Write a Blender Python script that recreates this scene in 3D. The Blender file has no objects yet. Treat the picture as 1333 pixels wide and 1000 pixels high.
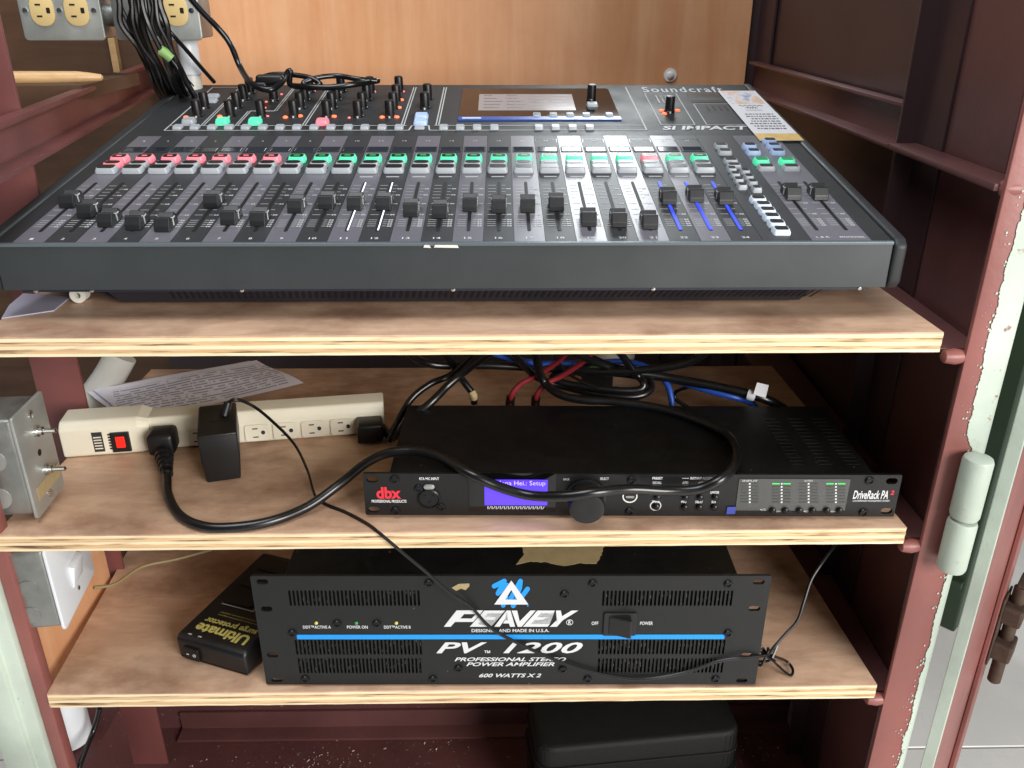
import bpy, bmesh, math, random
from mathutils import Vector, Matrix
random.seed(7)
sc = bpy.context.scene
col = sc.collection

# ------------------------------------------------------------------ camera (solved from the 19-inch rack panels)
FPX = 1120.18
CAM = Vector((-0.00628, -0.64648, 0.43824))
PITCH, YAW, ROLL = 0.42641, 0.01663, 0.00084
fwd = Vector((math.sin(YAW)*math.cos(PITCH), math.cos(YAW)*math.cos(PITCH), -math.sin(PITCH)))
rgt = Vector((math.cos(YAW), -math.sin(YAW), 0)); upv = rgt.cross(fwd)
rgt, upv = rgt*math.cos(ROLL)+upv*math.sin(ROLL), upv*math.cos(ROLL)-rgt*math.sin(ROLL)
cd = bpy.data.cameras.new('camera'); cam = bpy.data.objects.new('camera', cd); col.objects.link(cam)
cam.matrix_world = Matrix(((rgt.x, upv.x, -fwd.x, CAM.x), (rgt.y, upv.y, -fwd.y, CAM.y), (rgt.z, upv.z, -fwd.z, CAM.z), (0, 0, 0, 1)))
cd.sensor_width = 36; cd.lens = FPX/1333*36; cd.clip_start = 0.01; cd.clip_end = 60
sc.camera = cam

# ------------------------------------------------------------------ light
w = bpy.data.worlds.new('World'); sc.world = w; w.use_nodes = True
bg = w.node_tree.nodes['Background']; bg.inputs[0].default_value = (0.80, 0.88, 1.0, 1); bg.inputs[1].default_value = 0.08
def area(name, loc, aim, sx, sy, power, color):
    l = bpy.data.lights.new(name, 'AREA'); l.shape = 'RECTANGLE'; l.size = sx; l.size_y = sy; l.energy = power; l.color = color
    o = bpy.data.objects.new(name, l); col.objects.link(o); o.location = loc
    o.rotation_euler = (Vector(aim)-Vector(loc)).to_track_quat('-Z', 'Y').to_euler()
    return o
area('doorway_light', (1.55, -2.1, 0.78), (0.0, 0.15, 0.10), 1.3, 1.3, 92, (1.0, 0.97, 0.93))
area('ceiling_light', (-0.45, -0.30, 2.25), (0.05, 0.25, 0.2), 1.4, 1.2, 36, (0.95, 0.98, 1.0))
area('window_light', (0.27, 1.52, 0.98), (0.12, 0.2, 0.28), 0.30, 0.44, 6.0, (0.92, 0.98, 1.0))
sc.view_settings.view_transform = 'Standard'; sc.view_settings.look = 'None'
sc.view_settings.exposure = 0.15; sc.view_settings.gamma = 1.0

# ------------------------------------------------------------------ pixel helpers (a pixel is a direction; a plane gives the distance)
def ray(u, v): return rgt*((u-666.5)/FPX) + upv*((500-v)/FPX) + fwd
def at(u, v, x=None, y=None, z=None):
    d = ray(u, v)
    t = (x-CAM.x)/d.x if x is not None else (y-CAM.y)/d.y if y is not None else (z-CAM.z)/d.z
    return CAM + d*t
class Frame:
    def __init__(s, o, yaw, tilt=0.0):
        s.o = Vector(o); s.m = Matrix.Rotation(yaw, 3, 'Z') @ Matrix.Rotation(tilt, 3, 'X'); s.mi = s.m.transposed()
    def _hit(s, u, v, ax, off):
        n = s.m.col[ax]; d = ray(u, v); t = ((s.o-CAM).dot(n)+off)/d.dot(n)
        return s.mi @ (CAM+d*t-s.o)
    def face(s, u, v, off=0.0): p = s._hit(u, v, 1, off); return p.x, p.z
    def top(s, u, v, off=0.0): p = s._hit(u, v, 2, off); return p.x, p.y

# ------------------------------------------------------------------ materials
def lin(c): return tuple(((x/255)/12.92 if x/255 <= .04045 else ((x/255+.055)/1.055)**2.4) for x in c)
MATS = {}
def mat(name, c, rough=.5, metal=0.0, spec=.5, emit=0.0, var=0.0, vscale=30, bump=0.0, bscale=200, rvar=0.0, srgb=True, ecol=None, coat=0.0, speck=None):
    if name in MATS: return MATS[name]
    m = bpy.data.materials.new(name); m.use_nodes = True; nt = m.node_tree; b = nt.nodes['Principled BSDF']
    c = lin(c) if srgb else c
    b.inputs['Base Color'].default_value = (*c, 1); b.inputs['Roughness'].default_value = rough
    b.inputs['Metallic'].default_value = metal; b.inputs['Specular IOR Level'].default_value = spec
    if coat: b.inputs['Coat Weight'].default_value = coat; b.inputs['Coat Roughness'].default_value = .15
    if emit:
        e = lin(ecol) if ecol else c
        b.inputs['Emission Color'].default_value = (*e, 1); b.inputs['Emission Strength'].default_value = emit
    if var or bump or rvar:
        tc = nt.nodes.new('ShaderNodeTexCoord')
        n = nt.nodes.new('ShaderNodeTexNoise'); n.inputs['Scale'].default_value = vscale; n.inputs['Detail'].default_value = 7; n.inputs['Roughness'].default_value = .65
        nt.links.new(tc.outputs['Object'], n.inputs['Vector'])
        if var:
            r = nt.nodes.new('ShaderNodeMapRange'); r.inputs[1].default_value = .25; r.inputs[2].default_value = .75
            r.inputs[3].default_value = 1-var; r.inputs[4].default_value = 1+var
            nt.links.new(n.outputs['Fac'], r.inputs[0])
            mx = nt.nodes.new('ShaderNodeVectorMath'); mx.operation = 'SCALE'; mx.inputs[0].default_value = c
            nt.links.new(r.outputs[0], mx.inputs['Scale']); nt.links.new(mx.outputs[0], b.inputs['Base Color'])
        if rvar:
            r = nt.nodes.new('ShaderNodeMapRange'); r.inputs[1].default_value = .3; r.inputs[2].default_value = .7
            r.inputs[3].default_value = max(.02, rough-rvar); r.inputs[4].default_value = min(1, rough+rvar)
            nt.links.new(n.outputs['Fac'], r.inputs[0]); nt.links.new(r.outputs[0], b.inputs['Roughness'])
        if speck:
            ns = nt.nodes.new('ShaderNodeTexNoise'); ns.inputs['Scale'].default_value = speck[0]; ns.inputs['Detail'].default_value = 3; ns.inputs['Roughness'].default_value = .7
            nt.links.new(tc.outputs['Object'], ns.inputs['Vector'])
            sr = nt.nodes.new('ShaderNodeMapRange'); sr.inputs[1].default_value = speck[1]; sr.inputs[2].default_value = speck[1]+.08; sr.inputs[3].default_value = 0; sr.inputs[4].default_value = speck[2]
            nt.links.new(ns.outputs['Fac'], sr.inputs[0])
            sm = nt.nodes.new('ShaderNodeMix'); sm.data_type = 'RGBA'; sm.inputs[7].default_value = (*lin((186, 178, 168)), 1)
            nt.links.new(sr.outputs[0], sm.inputs[0]); nt.links.new(mx.outputs[0], sm.inputs[6]); nt.links.new(sm.outputs[2], b.inputs['Base Color'])
        if bump:
            n2 = nt.nodes.new('ShaderNodeTexNoise'); n2.inputs['Scale'].default_value = bscale; n2.inputs['Detail'].default_value = 4
            nt.links.new(tc.outputs['Object'], n2.inputs['Vector'])
            bp = nt.nodes.new('ShaderNodeBump'); bp.inputs['Strength'].default_value = bump; bp.inputs['Distance'].default_value = .001
            nt.links.new(n2.outputs['Fac'], bp.inputs['Height']); nt.links.new(bp.outputs[0], b.inputs['Normal'])
    MATS[name] = m; return m
def ramp(nt, fac, stops):
    r = nt.nodes.new('ShaderNodeValToRGB'); e = r.color_ramp.elements
    while len(e) < len(stops): e.new(.5)
    for k, (p, c) in enumerate(stops): e[k].position = p; e[k].color = (*c, 1)
    nt.links.new(fac, r.inputs[0]); return r.outputs[0]
def wood(name, c1, c2, stain, scale, rough=.55, blot=.35, bmap=(7, 7, 7), blo=(.42, .72)):
    m = bpy.data.materials.new(name); m.use_nodes = True; nt = m.node_tree; b = nt.nodes['Principled BSDF']
    tc = nt.nodes.new('ShaderNodeTexCoord'); mp = nt.nodes.new('ShaderNodeMapping'); mp.inputs['Scale'].default_value = scale
    nt.links.new(tc.outputs['Object'], mp.inputs[0])
    n = nt.nodes.new('ShaderNodeTexNoise'); n.inputs['Scale'].default_value = 1; n.inputs['Detail'].default_value = 8; n.inputs['Roughness'].default_value = .62; n.inputs['Distortion'].default_value = .6
    nt.links.new(mp.outputs[0], n.inputs['Vector'])
    base = ramp(nt, n.outputs['Fac'], [(.3, lin(c2)), (.66, lin(c1))])
    n2 = nt.nodes.new('ShaderNodeTexNoise'); n2.inputs['Scale'].default_value = 1; n2.inputs['Detail'].default_value = 6; n2.inputs['Roughness'].default_value = .62
    mp2 = nt.nodes.new('ShaderNodeMapping'); mp2.inputs['Scale'].default_value = bmap; nt.links.new(tc.outputs['Object'], mp2.inputs[0]); nt.links.new(mp2.outputs[0], n2.inputs['Vector'])
    f = ramp(nt, n2.outputs['Fac'], [(blo[0], (0, 0, 0)), (blo[1], (blot, blot, blot))])
    mix = nt.nodes.new('ShaderNodeMix'); mix.data_type = 'RGBA'
    nt.links.new(f, mix.inputs[0]); nt.links.new(base, mix.inputs[6]); mix.inputs[7].default_value = (*lin(stain), 1)
    nt.links.new(mix.outputs[2], b.inputs['Base Color'])
    rr = nt.nodes.new('ShaderNodeMapRange'); rr.inputs[1].default_value = .3; rr.inputs[2].default_value = .7; rr.inputs[3].default_value = rough-.12; rr.inputs[4].default_value = rough+.15
    nt.links.new(n2.outputs['Fac'], rr.inputs[0]); nt.links.new(rr.outputs[0], b.inputs['Roughness'])
    bp = nt.nodes.new('ShaderNodeBump'); bp.inputs['Strength'].default_value = .12; bp.inputs['Distance'].default_value = .001
    nt.links.new(n.outputs['Fac'], bp.inputs['Height']); nt.links.new(bp.outputs[0], b.inputs['Normal'])
    MATS[name] = m; return m
def chipped(name, c1, c2, lo, hi, scale, rough=.45):
    """paint of colour c1 with ragged patches of c2"""
    m = bpy.data.materials.new(name); m.use_nodes = True; nt = m.node_tree; b = nt.nodes['Principled BSDF']
    tc = nt.nodes.new('ShaderNodeTexCoord')
    n = nt.nodes.new('ShaderNodeTexNoise'); n.inputs['Scale'].default_value = scale; n.inputs['Detail'].default_value = 9; n.inputs['Roughness'].default_value = .68
    nt.links.new(tc.outputs['Object'], n.inputs['Vector'])
    n2 = nt.nodes.new('ShaderNodeTexNoise'); n2.inputs['Scale'].default_value = 9; n2.inputs['Detail'].default_value = 6
    nt.links.new(tc.outputs['Object'], n2.inputs['Vector'])
    dk = tuple(x*.72 for x in lin(c1))
    base = ramp(nt, n2.outputs['Fac'], [(.35, dk), (.65, lin(c1))])
    f = ramp(nt, n.outputs['Fac'], [(lo, (0, 0, 0)), (hi, (1, 1, 1))])
    mix = nt.nodes.new('ShaderNodeMix'); mix.data_type = 'RGBA'
    nt.links.new(f, mix.inputs[0]); nt.links.new(base, mix.inputs[6]); mix.inputs[7].default_value = (*lin(c2), 1)
    nt.links.new(mix.outputs[2], b.inputs['Base Color']); b.inputs['Roughness'].default_value = rough
    bp = nt.nodes.new('ShaderNodeBump'); bp.inputs['Strength'].default_value = .35; bp.inputs['Distance'].default_value = .0012
    nt.links.new(n.outputs['Fac'], bp.inputs['Height']); nt.links.new(bp.outputs[0], b.inputs['Normal'])
    MATS[name] = m; return m

wood('ply_face', (220, 186, 158), (196, 157, 129), (132, 96, 74), (20, 70, 70), .5, .85, (7, 9, 9), (.46, .68))
wood('ply_back', (230, 178, 136), (214, 152, 106), (190, 126, 86), (26, 26, 2.2), .42, .4)
wood('ply_side_shaded', (104, 74, 52), (82, 57, 40), (56, 38, 28), (4, 4, 30), .6, .4)  # brown plywood, darkened to carry the shade below the left rail
wood('ply_light', (247, 231, 196), (230, 204, 160), (150, 104, 66), (5, 160, 160), .7, .8, (16, 60, 260), (.56, .74))
wood('ply_dark', (232, 202, 158), (196, 154, 110), (84, 52, 32), (6, 220, 220), .75, .95, (13, 60, 300), (.50, .66))
wood('dowel_wood', (216, 178, 128), (190, 150, 100), (150, 110, 70), (2, 60, 60), .45, .2)
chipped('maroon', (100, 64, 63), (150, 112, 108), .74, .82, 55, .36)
chipped('maroon_lit', (146, 88, 82), (186, 146, 138), .70, .78, 60, .42)  # same maroon paint, lightened to carry the light on front posts and door
chipped('maroon_half_lit', (124, 73, 70), (160, 118, 112), .70, .78, 50, .42)  # same paint, tone set between lit and shaded for left post and rail
chipped('maroon_shaded', (64, 43, 45), (46, 29, 31), .55, .75, 14, .4)  # same paint, darkened to carry the shade on the inner right wall
chipped('maroon_dirty', (88, 48, 48), (150, 128, 120), .62, .72, 120, .7)
chipped('mint', (198, 212, 198), (136, 84, 76), .60, .66, 70, .5)
chipped('mint_clean', (198, 211, 197), (150, 152, 138), .64, .74, 90, .45)
mat('galvanised', (150, 152, 148), .42, .75, var=.22, vscale=40, rvar=.12, bump=.15, bscale=120)
mat('galvanised_light', (178, 182, 178), .45, .6, var=.14, vscale=26, rvar=.1)
mat('zinc', (232, 232, 230), .4, 0)
mat('chrome', (210, 210, 210), .18, 1.0)
mat('rust', (84, 68, 58), .7, .5, var=.4, vscale=60, bump=.4, bscale=150)
mat('slate', (56, 60, 62), .36, .05, spec=.6, var=.10, vscale=9, rvar=.07, bump=.04, bscale=900, speck=(160, .72, .25))
mat('slate_top', (48, 50, 52), .50, spec=.3, var=.10, vscale=14, rvar=.08, speck=(180, .72, .25))
mat('slate_edge', (104, 114, 120), .3, .3)
mat('navy_base', (30, 36, 54), .5)
mat('strip_light', (108, 106, 115), .34, spec=.5, var=.05, vscale=25)
mat('strip_dark', (54, 55, 58), .46, spec=.3, var=.05, vscale=25)
mat('slot_black', (6, 6, 7), .6)
mat('ink_white', (214, 216, 218), .6)
mat('ink_grey', (186, 188, 188), .6)
mat('button_grey', (172, 178, 184), .4)
mat('button_white', (214, 226, 240), .4, emit=.12)
mat('button_blue', (176, 200, 240), .4, emit=.10)
mat('button_green', (96, 220, 176), .4, emit=.42, ecol=(60, 240, 170))
mat('button_pink', (240, 140, 152), .4, emit=.34, ecol=(255, 110, 130))
mat('legend_black', (14, 15, 17), .35)
mat('legend_green', (20, 96, 60), .35, emit=.25, ecol=(20, 200, 110))
mat('legend_red', (110, 24, 40), .35, emit=.2, ecol=(230, 40, 70))
mat('lcd_dark', (40, 44, 56), .10, spec=.8)
mat('knob_black', (18, 18, 20), .42, bump=.05, bscale=600)
mat('cap_black', (34, 35, 37), .40, rvar=.05, vscale=80)
mat('led_orange', (255, 120, 80), .5, emit=1.6, ecol=(255, 100, 60))
mat('led_pink', (255, 130, 130), .5, emit=1.0, ecol=(255, 110, 110))
mat('led_blue', (40, 60, 220), .5, emit=1.2, ecol=(40, 64, 240))
mat('led_white', (235, 235, 255), .5, emit=1.1)
mat('led_red', (190, 20, 16), .3, emit=.9, ecol=(255, 40, 28))
mat('led_green', (60, 200, 90), .4, emit=.5)
mat('gloss_black', (10, 10, 11), .06, spec=.6)
mat('screen_pale', (140, 138, 142), .15, emit=.12, ecol=(210, 204, 206))
mat('screen_text', (120, 118, 122), .3)
mat('blue_bar', (44, 84, 170), .3)
mat('rack_black', (18, 18, 19), .44, spec=.45, var=.12, vscale=40, rvar=.08, bump=.05, bscale=900)
mat('rack_top', (13, 13, 14), .5, spec=.35, var=.25, vscale=30, rvar=.1, bump=.06, bscale=1200, speck=(130, .68, .22))
mat('amp_black', (24, 25, 26), .48, spec=.4, var=.14, vscale=30, rvar=.08, bump=.06, bscale=900, speck=(90, .70, .35))
mat('void', (7, 7, 8), .8)
mat('screw_black', (38, 38, 40), .3, .6)
mat('meter_grey', (74, 75, 74), .25)
mat('meter_dim', (62, 64, 62), .4)
mat('lcd_blue', (80, 50, 230), .2, emit=.85, ecol=(82, 56, 236))
mat('lcd_blue_text', (190, 180, 255), .3, emit=.9, ecol=(176, 160, 255))
mat('dbx_red', (226, 50, 66), .5)
mat('peavey_blue', (18, 150, 236), .5)
mat('rubber', (17, 17, 18), .42, bump=.08, bscale=400)
mat('cable_black', (16, 16, 18), .28, spec=.6)
mat('cable_blue', (26, 70, 160), .42)
mat('cable_red', (128, 32, 42), .42)
mat('cable_tan', (150, 132, 96), .5)
mat('plastic_black', (22, 22, 23), .4, bump=.1, bscale=500, rvar=.06)
mat('case_black', (13, 13, 14), .6, spec=.3, bump=.5, bscale=700)
mat('ivory', (228, 222, 202), .4, var=.06, vscale=18, rvar=.08)
mat('outlet_ivory', (214, 188, 132), .35, var=.04)
mat('white_plastic', (222, 226, 232), .35, var=.04)
mat('white_pvc', (206, 204, 196), .4, var=.08, vscale=20)
mat('tape_tan', (164, 146, 108), .8, var=.14, vscale=60, bump=.3, bscale=120)
mat('tape_white', (222, 220, 210), .7)
mat('yellow_ink', (206, 196, 110), .55)
mat('paper_shade', (176, 172, 190), .7, var=.05)
mat('paper_white', (226, 226, 232), .7, var=.03)
mat('card_white', (230, 228, 232), .45)
mat('gold_band', (224, 186, 110), .5, var=.25, vscale=70)
mat('print_grey', (92, 92, 100), .6)
mat('print_dark', (44, 44, 52), .6)
mat('orange_red', (220, 80, 56), .5)
mat('blue_tape', (62, 74, 160), .5)
mat('green_connector', (70, 150, 84), .5)
mat('lime_sleeve', (136, 176, 104), .5)
mat('dark_green', (46, 62, 46), .45, var=.2, vscale=8)
mat('tile', (226, 224, 220), .28, var=.07, vscale=5, rvar=.08)
mat('grout', (150, 148, 146), .9)
mat('dust', (190, 180, 170), .9)

# card art and printed page (flat print)
def print_mat(name, paper, ink, lines, sx):
    m = bpy.data.materials.new(name); m.use_nodes = True; nt = m.node_tree; b = nt.nodes['Principled BSDF']
    tc = nt.nodes.new('ShaderNodeTexCoord'); sp = nt.nodes.new('ShaderNodeSeparateXYZ'); nt.links.new(tc.outputs['Generated'], sp.inputs[0])
    def math_(op, a, bb):
        n = nt.nodes.new('ShaderNodeMath'); n.operation = op
        for k, v in enumerate((a, bb)):
            if isinstance(v, (int, float)): n.inputs[k].default_value = v
            else: nt.links.new(v, n.inputs[k])
        return n.outputs[0]
    ly = math_('MULTIPLY', sp.outputs[1], lines); fr = math_('FRACT', ly, 0); row = math_('FLOOR', ly, 0)
    inl = math_('MULTIPLY', math_('GREATER_THAN', fr, .38), math_('LESS_THAN', fr, .80))
    cmb = nt.nodes.new('ShaderNodeCombineXYZ'); nt.links.new(math_('MULTIPLY', sp.outputs[0], sx), cmb.inputs[0]); nt.links.new(math_('MULTIPLY', row, 3.7), cmb.inputs[1])
    n = nt.nodes.new('ShaderNodeTexNoise'); n.inputs['Scale'].default_value = 1; n.inputs['Detail'].default_value = 2; nt.links.new(cmb.outputs[0], n.inputs['Vector'])
    wd = math_('GREATER_THAN', n.outputs['Fac'], .44)
    mx_ = math_('MULTIPLY', math_('GREATER_THAN', sp.outputs[0], .09), math_('LESS_THAN', sp.outputs[0], .93))
    my_ = math_('MULTIPLY', math_('GREATER_THAN', sp.outputs[1], .06), math_('LESS_THAN', sp.outputs[1], .90))
    f = math_('MULTIPLY', math_('MULTIPLY', inl, wd), math_('MULTIPLY', mx_, my_))
    mix = nt.nodes.new('ShaderNodeMix'); mix.data_type = 'RGBA'; nt.links.new(f, mix.inputs[0])
    mix.inputs[6].default_value = (*lin(paper), 1); mix.inputs[7].default_value = (*lin(ink), 1)
    nt.links.new(mix.outputs[2], b.inputs['Base Color']); b.inputs['Roughness'].default_value = .7
    MATS[name] = m
print_mat('printed_page', (240, 238, 250), (164, 162, 182), 15, 30)
def card_picture():
    m = bpy.data.materials.new('card_picture'); m.use_nodes = True; nt = m.node_tree; b = nt.nodes['Principled BSDF']
    tc = nt.nodes.new('ShaderNodeTexCoord'); n = nt.nodes.new('ShaderNodeTexNoise'); n.inputs['Scale'].default_value = 2.3; n.inputs['Detail'].default_value = 3
    nt.links.new(tc.outputs['Generated'], n.inputs['Vector'])
    c = ramp(nt, n.outputs['Fac'], [(.3, lin((150, 158, 184))), (.45, lin((226, 224, 228))), (.55, lin((228, 196, 170))), (.7, lin((196, 170, 150)))])
    nt.links.new(c, b.inputs['Base Color']); b.inputs['Roughness'].default_value = .45; MATS['card_picture'] = m
card_picture()
M = MATS

# ------------------------------------------------------------------ object helpers
def tag(o, label=None, cat=None, group=None, kind=None):
    for k, v in (('label', label), ('category', cat), ('group', group), ('kind', kind)):
        if v: o[k] = v
    return o
def thing(name, label, cat, loc=(0, 0, 0), rotz=0, group=None):
    o = bpy.data.objects.new(name, None); col.objects.link(o); o.location = loc; o.rotation_euler = (0, 0, rotz)
    o.empty_display_size = .02
    return tag(o, label, cat, group)
def place(name, me, parent=None, loc=(0, 0, 0), rot=(0, 0, 0)):
    o = bpy.data.objects.new(name, me); col.objects.link(o); o.parent = parent; o.location = loc; o.rotation_euler = rot
    return o
def finish(bm, mname, smooth=False, name='m'):
    bmesh.ops.recalc_face_normals(bm, faces=bm.faces)
    me = bpy.data.meshes.new(name); bm.to_mesh(me); bm.free()
    me.materials.append(M[mname])
    if smooth:
        for p in me.polygons: p.use_smooth = True
        try: me.set_sharp_from_angle(angle=math.radians(38))
        except Exception: pass
    return me
def obj(name, bm, mname, parent=None, smooth=False, loc=(0, 0, 0), rot=(0, 0, 0)):
    return place(name, finish(bm, mname, smooth, name), parent, loc, rot)
def box(x0, x1, y0, y1, z0, z1, bev=0.0, seg=2, bm=None):
    b = bmesh.new()
    vs = [b.verts.new((x, y, z)) for z in (z0, z1) for y in (y0, y1) for x in (x0, x1)]
    for f in ((0, 2, 3, 1), (4, 5, 7, 6), (0, 1, 5, 4), (2, 6, 7, 3), (0, 4, 6, 2), (1, 3, 7, 5)): b.faces.new([vs[i] for i in f])
    if bev: bmesh.ops.bevel(b, geom=b.edges[:], offset=bev, segments=seg, affect='EDGES', profile=.5)
    if bm is None: return b
    tmp = bpy.data.meshes.new('t'); b.to_mesh(tmp); b.free(); bm.from_mesh(tmp); bpy.data.meshes.remove(tmp); return bm
def cbox(c, s, bev=0.0, seg=2, bm=None):
    return box(c[0]-s[0]/2, c[0]+s[0]/2, c[1]-s[1]/2, c[1]+s[1]/2, c[2]-s[2]/2, c[2]+s[2]/2, bev, seg, bm)
def prism(pts, a0, a1, axis='x', bev=0.0, bm=None, seg=2):
    """extrude a 2-D outline: axis x -> pts are (y,z); y -> (x,z); z -> (x,y)"""
    b = bmesh.new()
    def mk(p, a): return {'x': (a, p[0], p[1]), 'y': (p[0], a, p[1]), 'z': (p[0], p[1], a)}[axis]
    A = [b.verts.new(mk(p, a0)) for p in pts]; B = [b.verts.new(mk(p, a1)) for p in pts]
    b.faces.new(A); b.faces.new(B[::-1]); n = len(pts)
    for i in range(n): b.faces.new((A[i], B[i], B[(i+1) % n], A[(i+1) % n]))
    bmesh.ops.recalc_face_normals(b, faces=b.faces)
    if bev: bmesh.ops.bevel(b, geom=b.edges[:], offset=bev, segments=seg, affect='EDGES', profile=.5)
    if bm is None: return b
    tmp = bpy.data.meshes.new('t'); b.to_mesh(tmp); b.free(); bm.from_mesh(tmp); bpy.data.meshes.remove(tmp); return bm
def lathe(prof, n=20, bm=None, origin=(0, 0, 0), axis='z', rib=0.0):
    b = bm or bmesh.new(); O = Vector(origin); rings = []
    for r, h in prof:
        ring = []
        for i in range(n):
            a = 2*math.pi*i/n; rr = r*(1-rib*(i % 2)) 
            p = Vector((rr*math.cos(a), rr*math.sin(a), h))
            if axis == 'y': p = Vector((p.x, -p.z, p.y))     # height goes to -y (towards the viewer)
            if axis == 'x': p = Vector((p.z, p.x, p.y))
            ring.append(b.verts.new(O+p))
        rings.append(ring)
    for k in range(len(rings)-1):
        for i in range(n): b.faces.new((rings[k][i], rings[k][(i+1) % n], rings[k+1][(i+1) % n], rings[k+1][i]))
    b.faces.new(rings[0][::-1]); b.faces.new(rings[-1]); return b
def smooth_path(pts, sub=8):
    P = [Vector(p) for p in pts]; P = [P[0]*2-P[1]]+P+[P[-1]*2-P[-2]]; out = []
    for i in range(1, len(P)-2):
        for k in range(sub):
            t = k/sub; a, b, c, d = P[i-1:i+3]
            out.append(.5*((2*b)+(c-a)*t+(2*a-5*b+4*c-d)*t*t+(3*b-a-3*c+d)*t**3))
    out.append(P[-2]); return out
def tube(pts, r, n=8, sub=8, bm=None):
    b = bm or bmesh.new(); P = smooth_path(pts, sub); rings = []; nrm = None
    for i, p in enumerate(P):
        t = (P[min(i+1, len(P)-1)]-P[max(i-1, 0)]).normalized()
        if nrm is None:
            nrm = t.cross(Vector((0, 0, 1)))
            if nrm.length < .1: nrm = t.cross(Vector((1, 0, 0)))
        nrm = (nrm-t*nrm.dot(t)).normalized(); bi = t.cross(nrm)
        rings.append([b.verts.new(p+(nrm*math.cos(2*math.pi*k/n)+bi*math.sin(2*math.pi*k/n))*r) for k in range(n)])
    for i in range(len(rings)-1):
        for k in range(n): b.faces.new((rings[i][k], rings[i][(k+1) % n], rings[i+1][(k+1) % n], rings[i+1][k]))
    b.faces.new(rings[0][::-1]); b.faces.new(rings[-1]); return b
def plate(outline, holes, thick, fn):
    """flat plate with real holes; fn maps (a, b, h) -> 3-D, h from 0 (front) to thick"""
    cu = bpy.data.curves.new('p', 'CURVE'); cu.dimensions = '2D'; cu.fill_mode = 'BOTH'; cu.extrude = thick/2
    for poly in [outline]+holes:
        s = cu.splines.new('POLY'); s.points.add(len(poly)-1); s.use_cyclic_u = True
        for p, q in zip(s.points, poly): p.co = (q[0], q[1], 0, 1)
    o = bpy.data.objects.new('p', cu); me = bpy.data.meshes.new_from_object(o); bpy.data.objects.remove(o); bpy.data.curves.remove(cu)
    b = bmesh.new(); b.from_mesh(me); bpy.data.meshes.remove(me)
    for v in b.verts: v.co = Vector(fn(v.co.x, v.co.y, thick/2-v.co.z))
    return b
def oval(cx, cy, wd, ht, n=6):
    r = min(wd, ht)/2; dx = wd/2-r; dy = ht/2-r; out = []
    for q, (sx, sy) in enumerate(((1, 1), (-1, 1), (-1, -1), (1, -1))):
        for k in range(n+1):
            a = math.pi/2*(q+k/n); out.append((cx+sx*dx+r*math.cos(a), cy+sy*dy+r*math.sin(a)))
    return out
def rrect(x0, x1, y0, y1, r, n=4):
    out = []
    for q, (cx, cy) in enumerate(((x1-r, y1-r), (x0+r, y1-r), (x0+r, y0+r), (x1-r, y0+r))):
        for k in range(n+1):
            a = math.pi/2*(q+k/n); out.append((cx+r*math.cos(a), cy+r*math.sin(a)))
    return out
def text_bm(s, fn, bold=0.0, shear=0.0, spacing=1.0):
    """text mesh, its box mapped to the unit square and then through fn(a, b)"""
    cu = bpy.data.curves.new('t', 'FONT'); cu.body = s; cu.size = 1; cu.offset = bold; cu.shear = shear; cu.space_character = spacing; cu.resolution_u = 3
    o = bpy.data.objects.new('t', cu); me = bpy.data.meshes.new_from_object(o); bpy.data.objects.remove(o); bpy.data.curves.remove(cu)
    b = bmesh.new(); b.from_mesh(me); bpy.data.meshes.remove(me)
    xs = [v.co.x for v in b.verts]; ys = [v.co.y for v in b.verts]
    x0, x1, y0, y1 = min(xs), max(xs), min(ys), max(ys)
    for v in b.verts: v.co = Vector(fn((v.co.x-x0)/(x1-x0), (v.co.y-y0)/(y1-y0)))
    return b
def quad_bm(pts, bm=None):
    b = bm or bmesh.new(); b.faces.new([b.verts.new(p) for p in pts]); return b
def stroke(pts, wd, fn, bm=None):
    b = bm or bmesh.new(); P = [Vector(p) for p in pts]; L = []; R = []
    for i, p in enumerate(P):
        d0 = (P[i]-P[i-1]).normalized() if i else None; d1 = (P[i+1]-P[i]).normalized() if i < len(P)-1 else None
        d = ((d0 or d1)+(d1 or d0)).normalized(); nn = Vector((-d.y, d.x)); dd = d1 or d0; k = nn.dot(Vector((-dd.y, dd.x)))
        off = nn*(wd/2/max(k, .4)); L.append(p+off); R.append(p-off)
    for i in range(len(P)-1): b.faces.new([b.verts.new(fn(q.x, q.y)) for q in (L[i], L[i+1], R[i+1], R[i])])
    return b
def copy_tree(o, parent=None):
    c = o.copy(); col.objects.link(c); c.parent = parent
    for ch in list(o.children): copy_tree(ch, c)
    return c

Z1, Z2, Z3 = 0.1883, 0.0, -0.1851      # tops of the three plywood shelves
FLOOR_Z = -0.62
# ================================================================== SETTING
fl = obj('floor', box(-3, 3, -3.2, 3, FLOOR_Z-.05, FLOOR_Z-.006), 'grout'); tag(fl, kind='structure')
TS = .62; tile_me = finish(box(-TS/2+.0015, TS/2-.0015, -TS/2+.0015, TS/2-.0015, 0, .006, .0012, 1), 'tile', name='tile')
j = at(1333, 972, z=FLOOR_Z)           # a joint passes through this pixel
for ix in range(-6, 6):
    for iy in range(-6, 6):
        cx_, cy_ = j.x-.30+TS*(ix+.5), j.y+TS*(iy+.5)
        if abs(cx_) < 2.9 and abs(cy_) < 2.9: place('tile', tile_me, fl, (cx_, cy_, FLOOR_Z-.006))

# ---- steel cabinet
cab = thing('steel_cabinet', 'maroon painted angle-iron equipment cabinet with worn mint edges and open door', 'cabinet', (0, 0, FLOOR_Z))
CZ = -FLOOR_Z      # children are in cabinet coordinates: z + CZ
def cpart(name, bm, m, smooth=False): 
    bmesh.ops.translate(bm, verts=bm.verts, vec=(0, 0, CZ)); return obj(name, bm, m, cab, smooth)
TOPZ = .80
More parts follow.
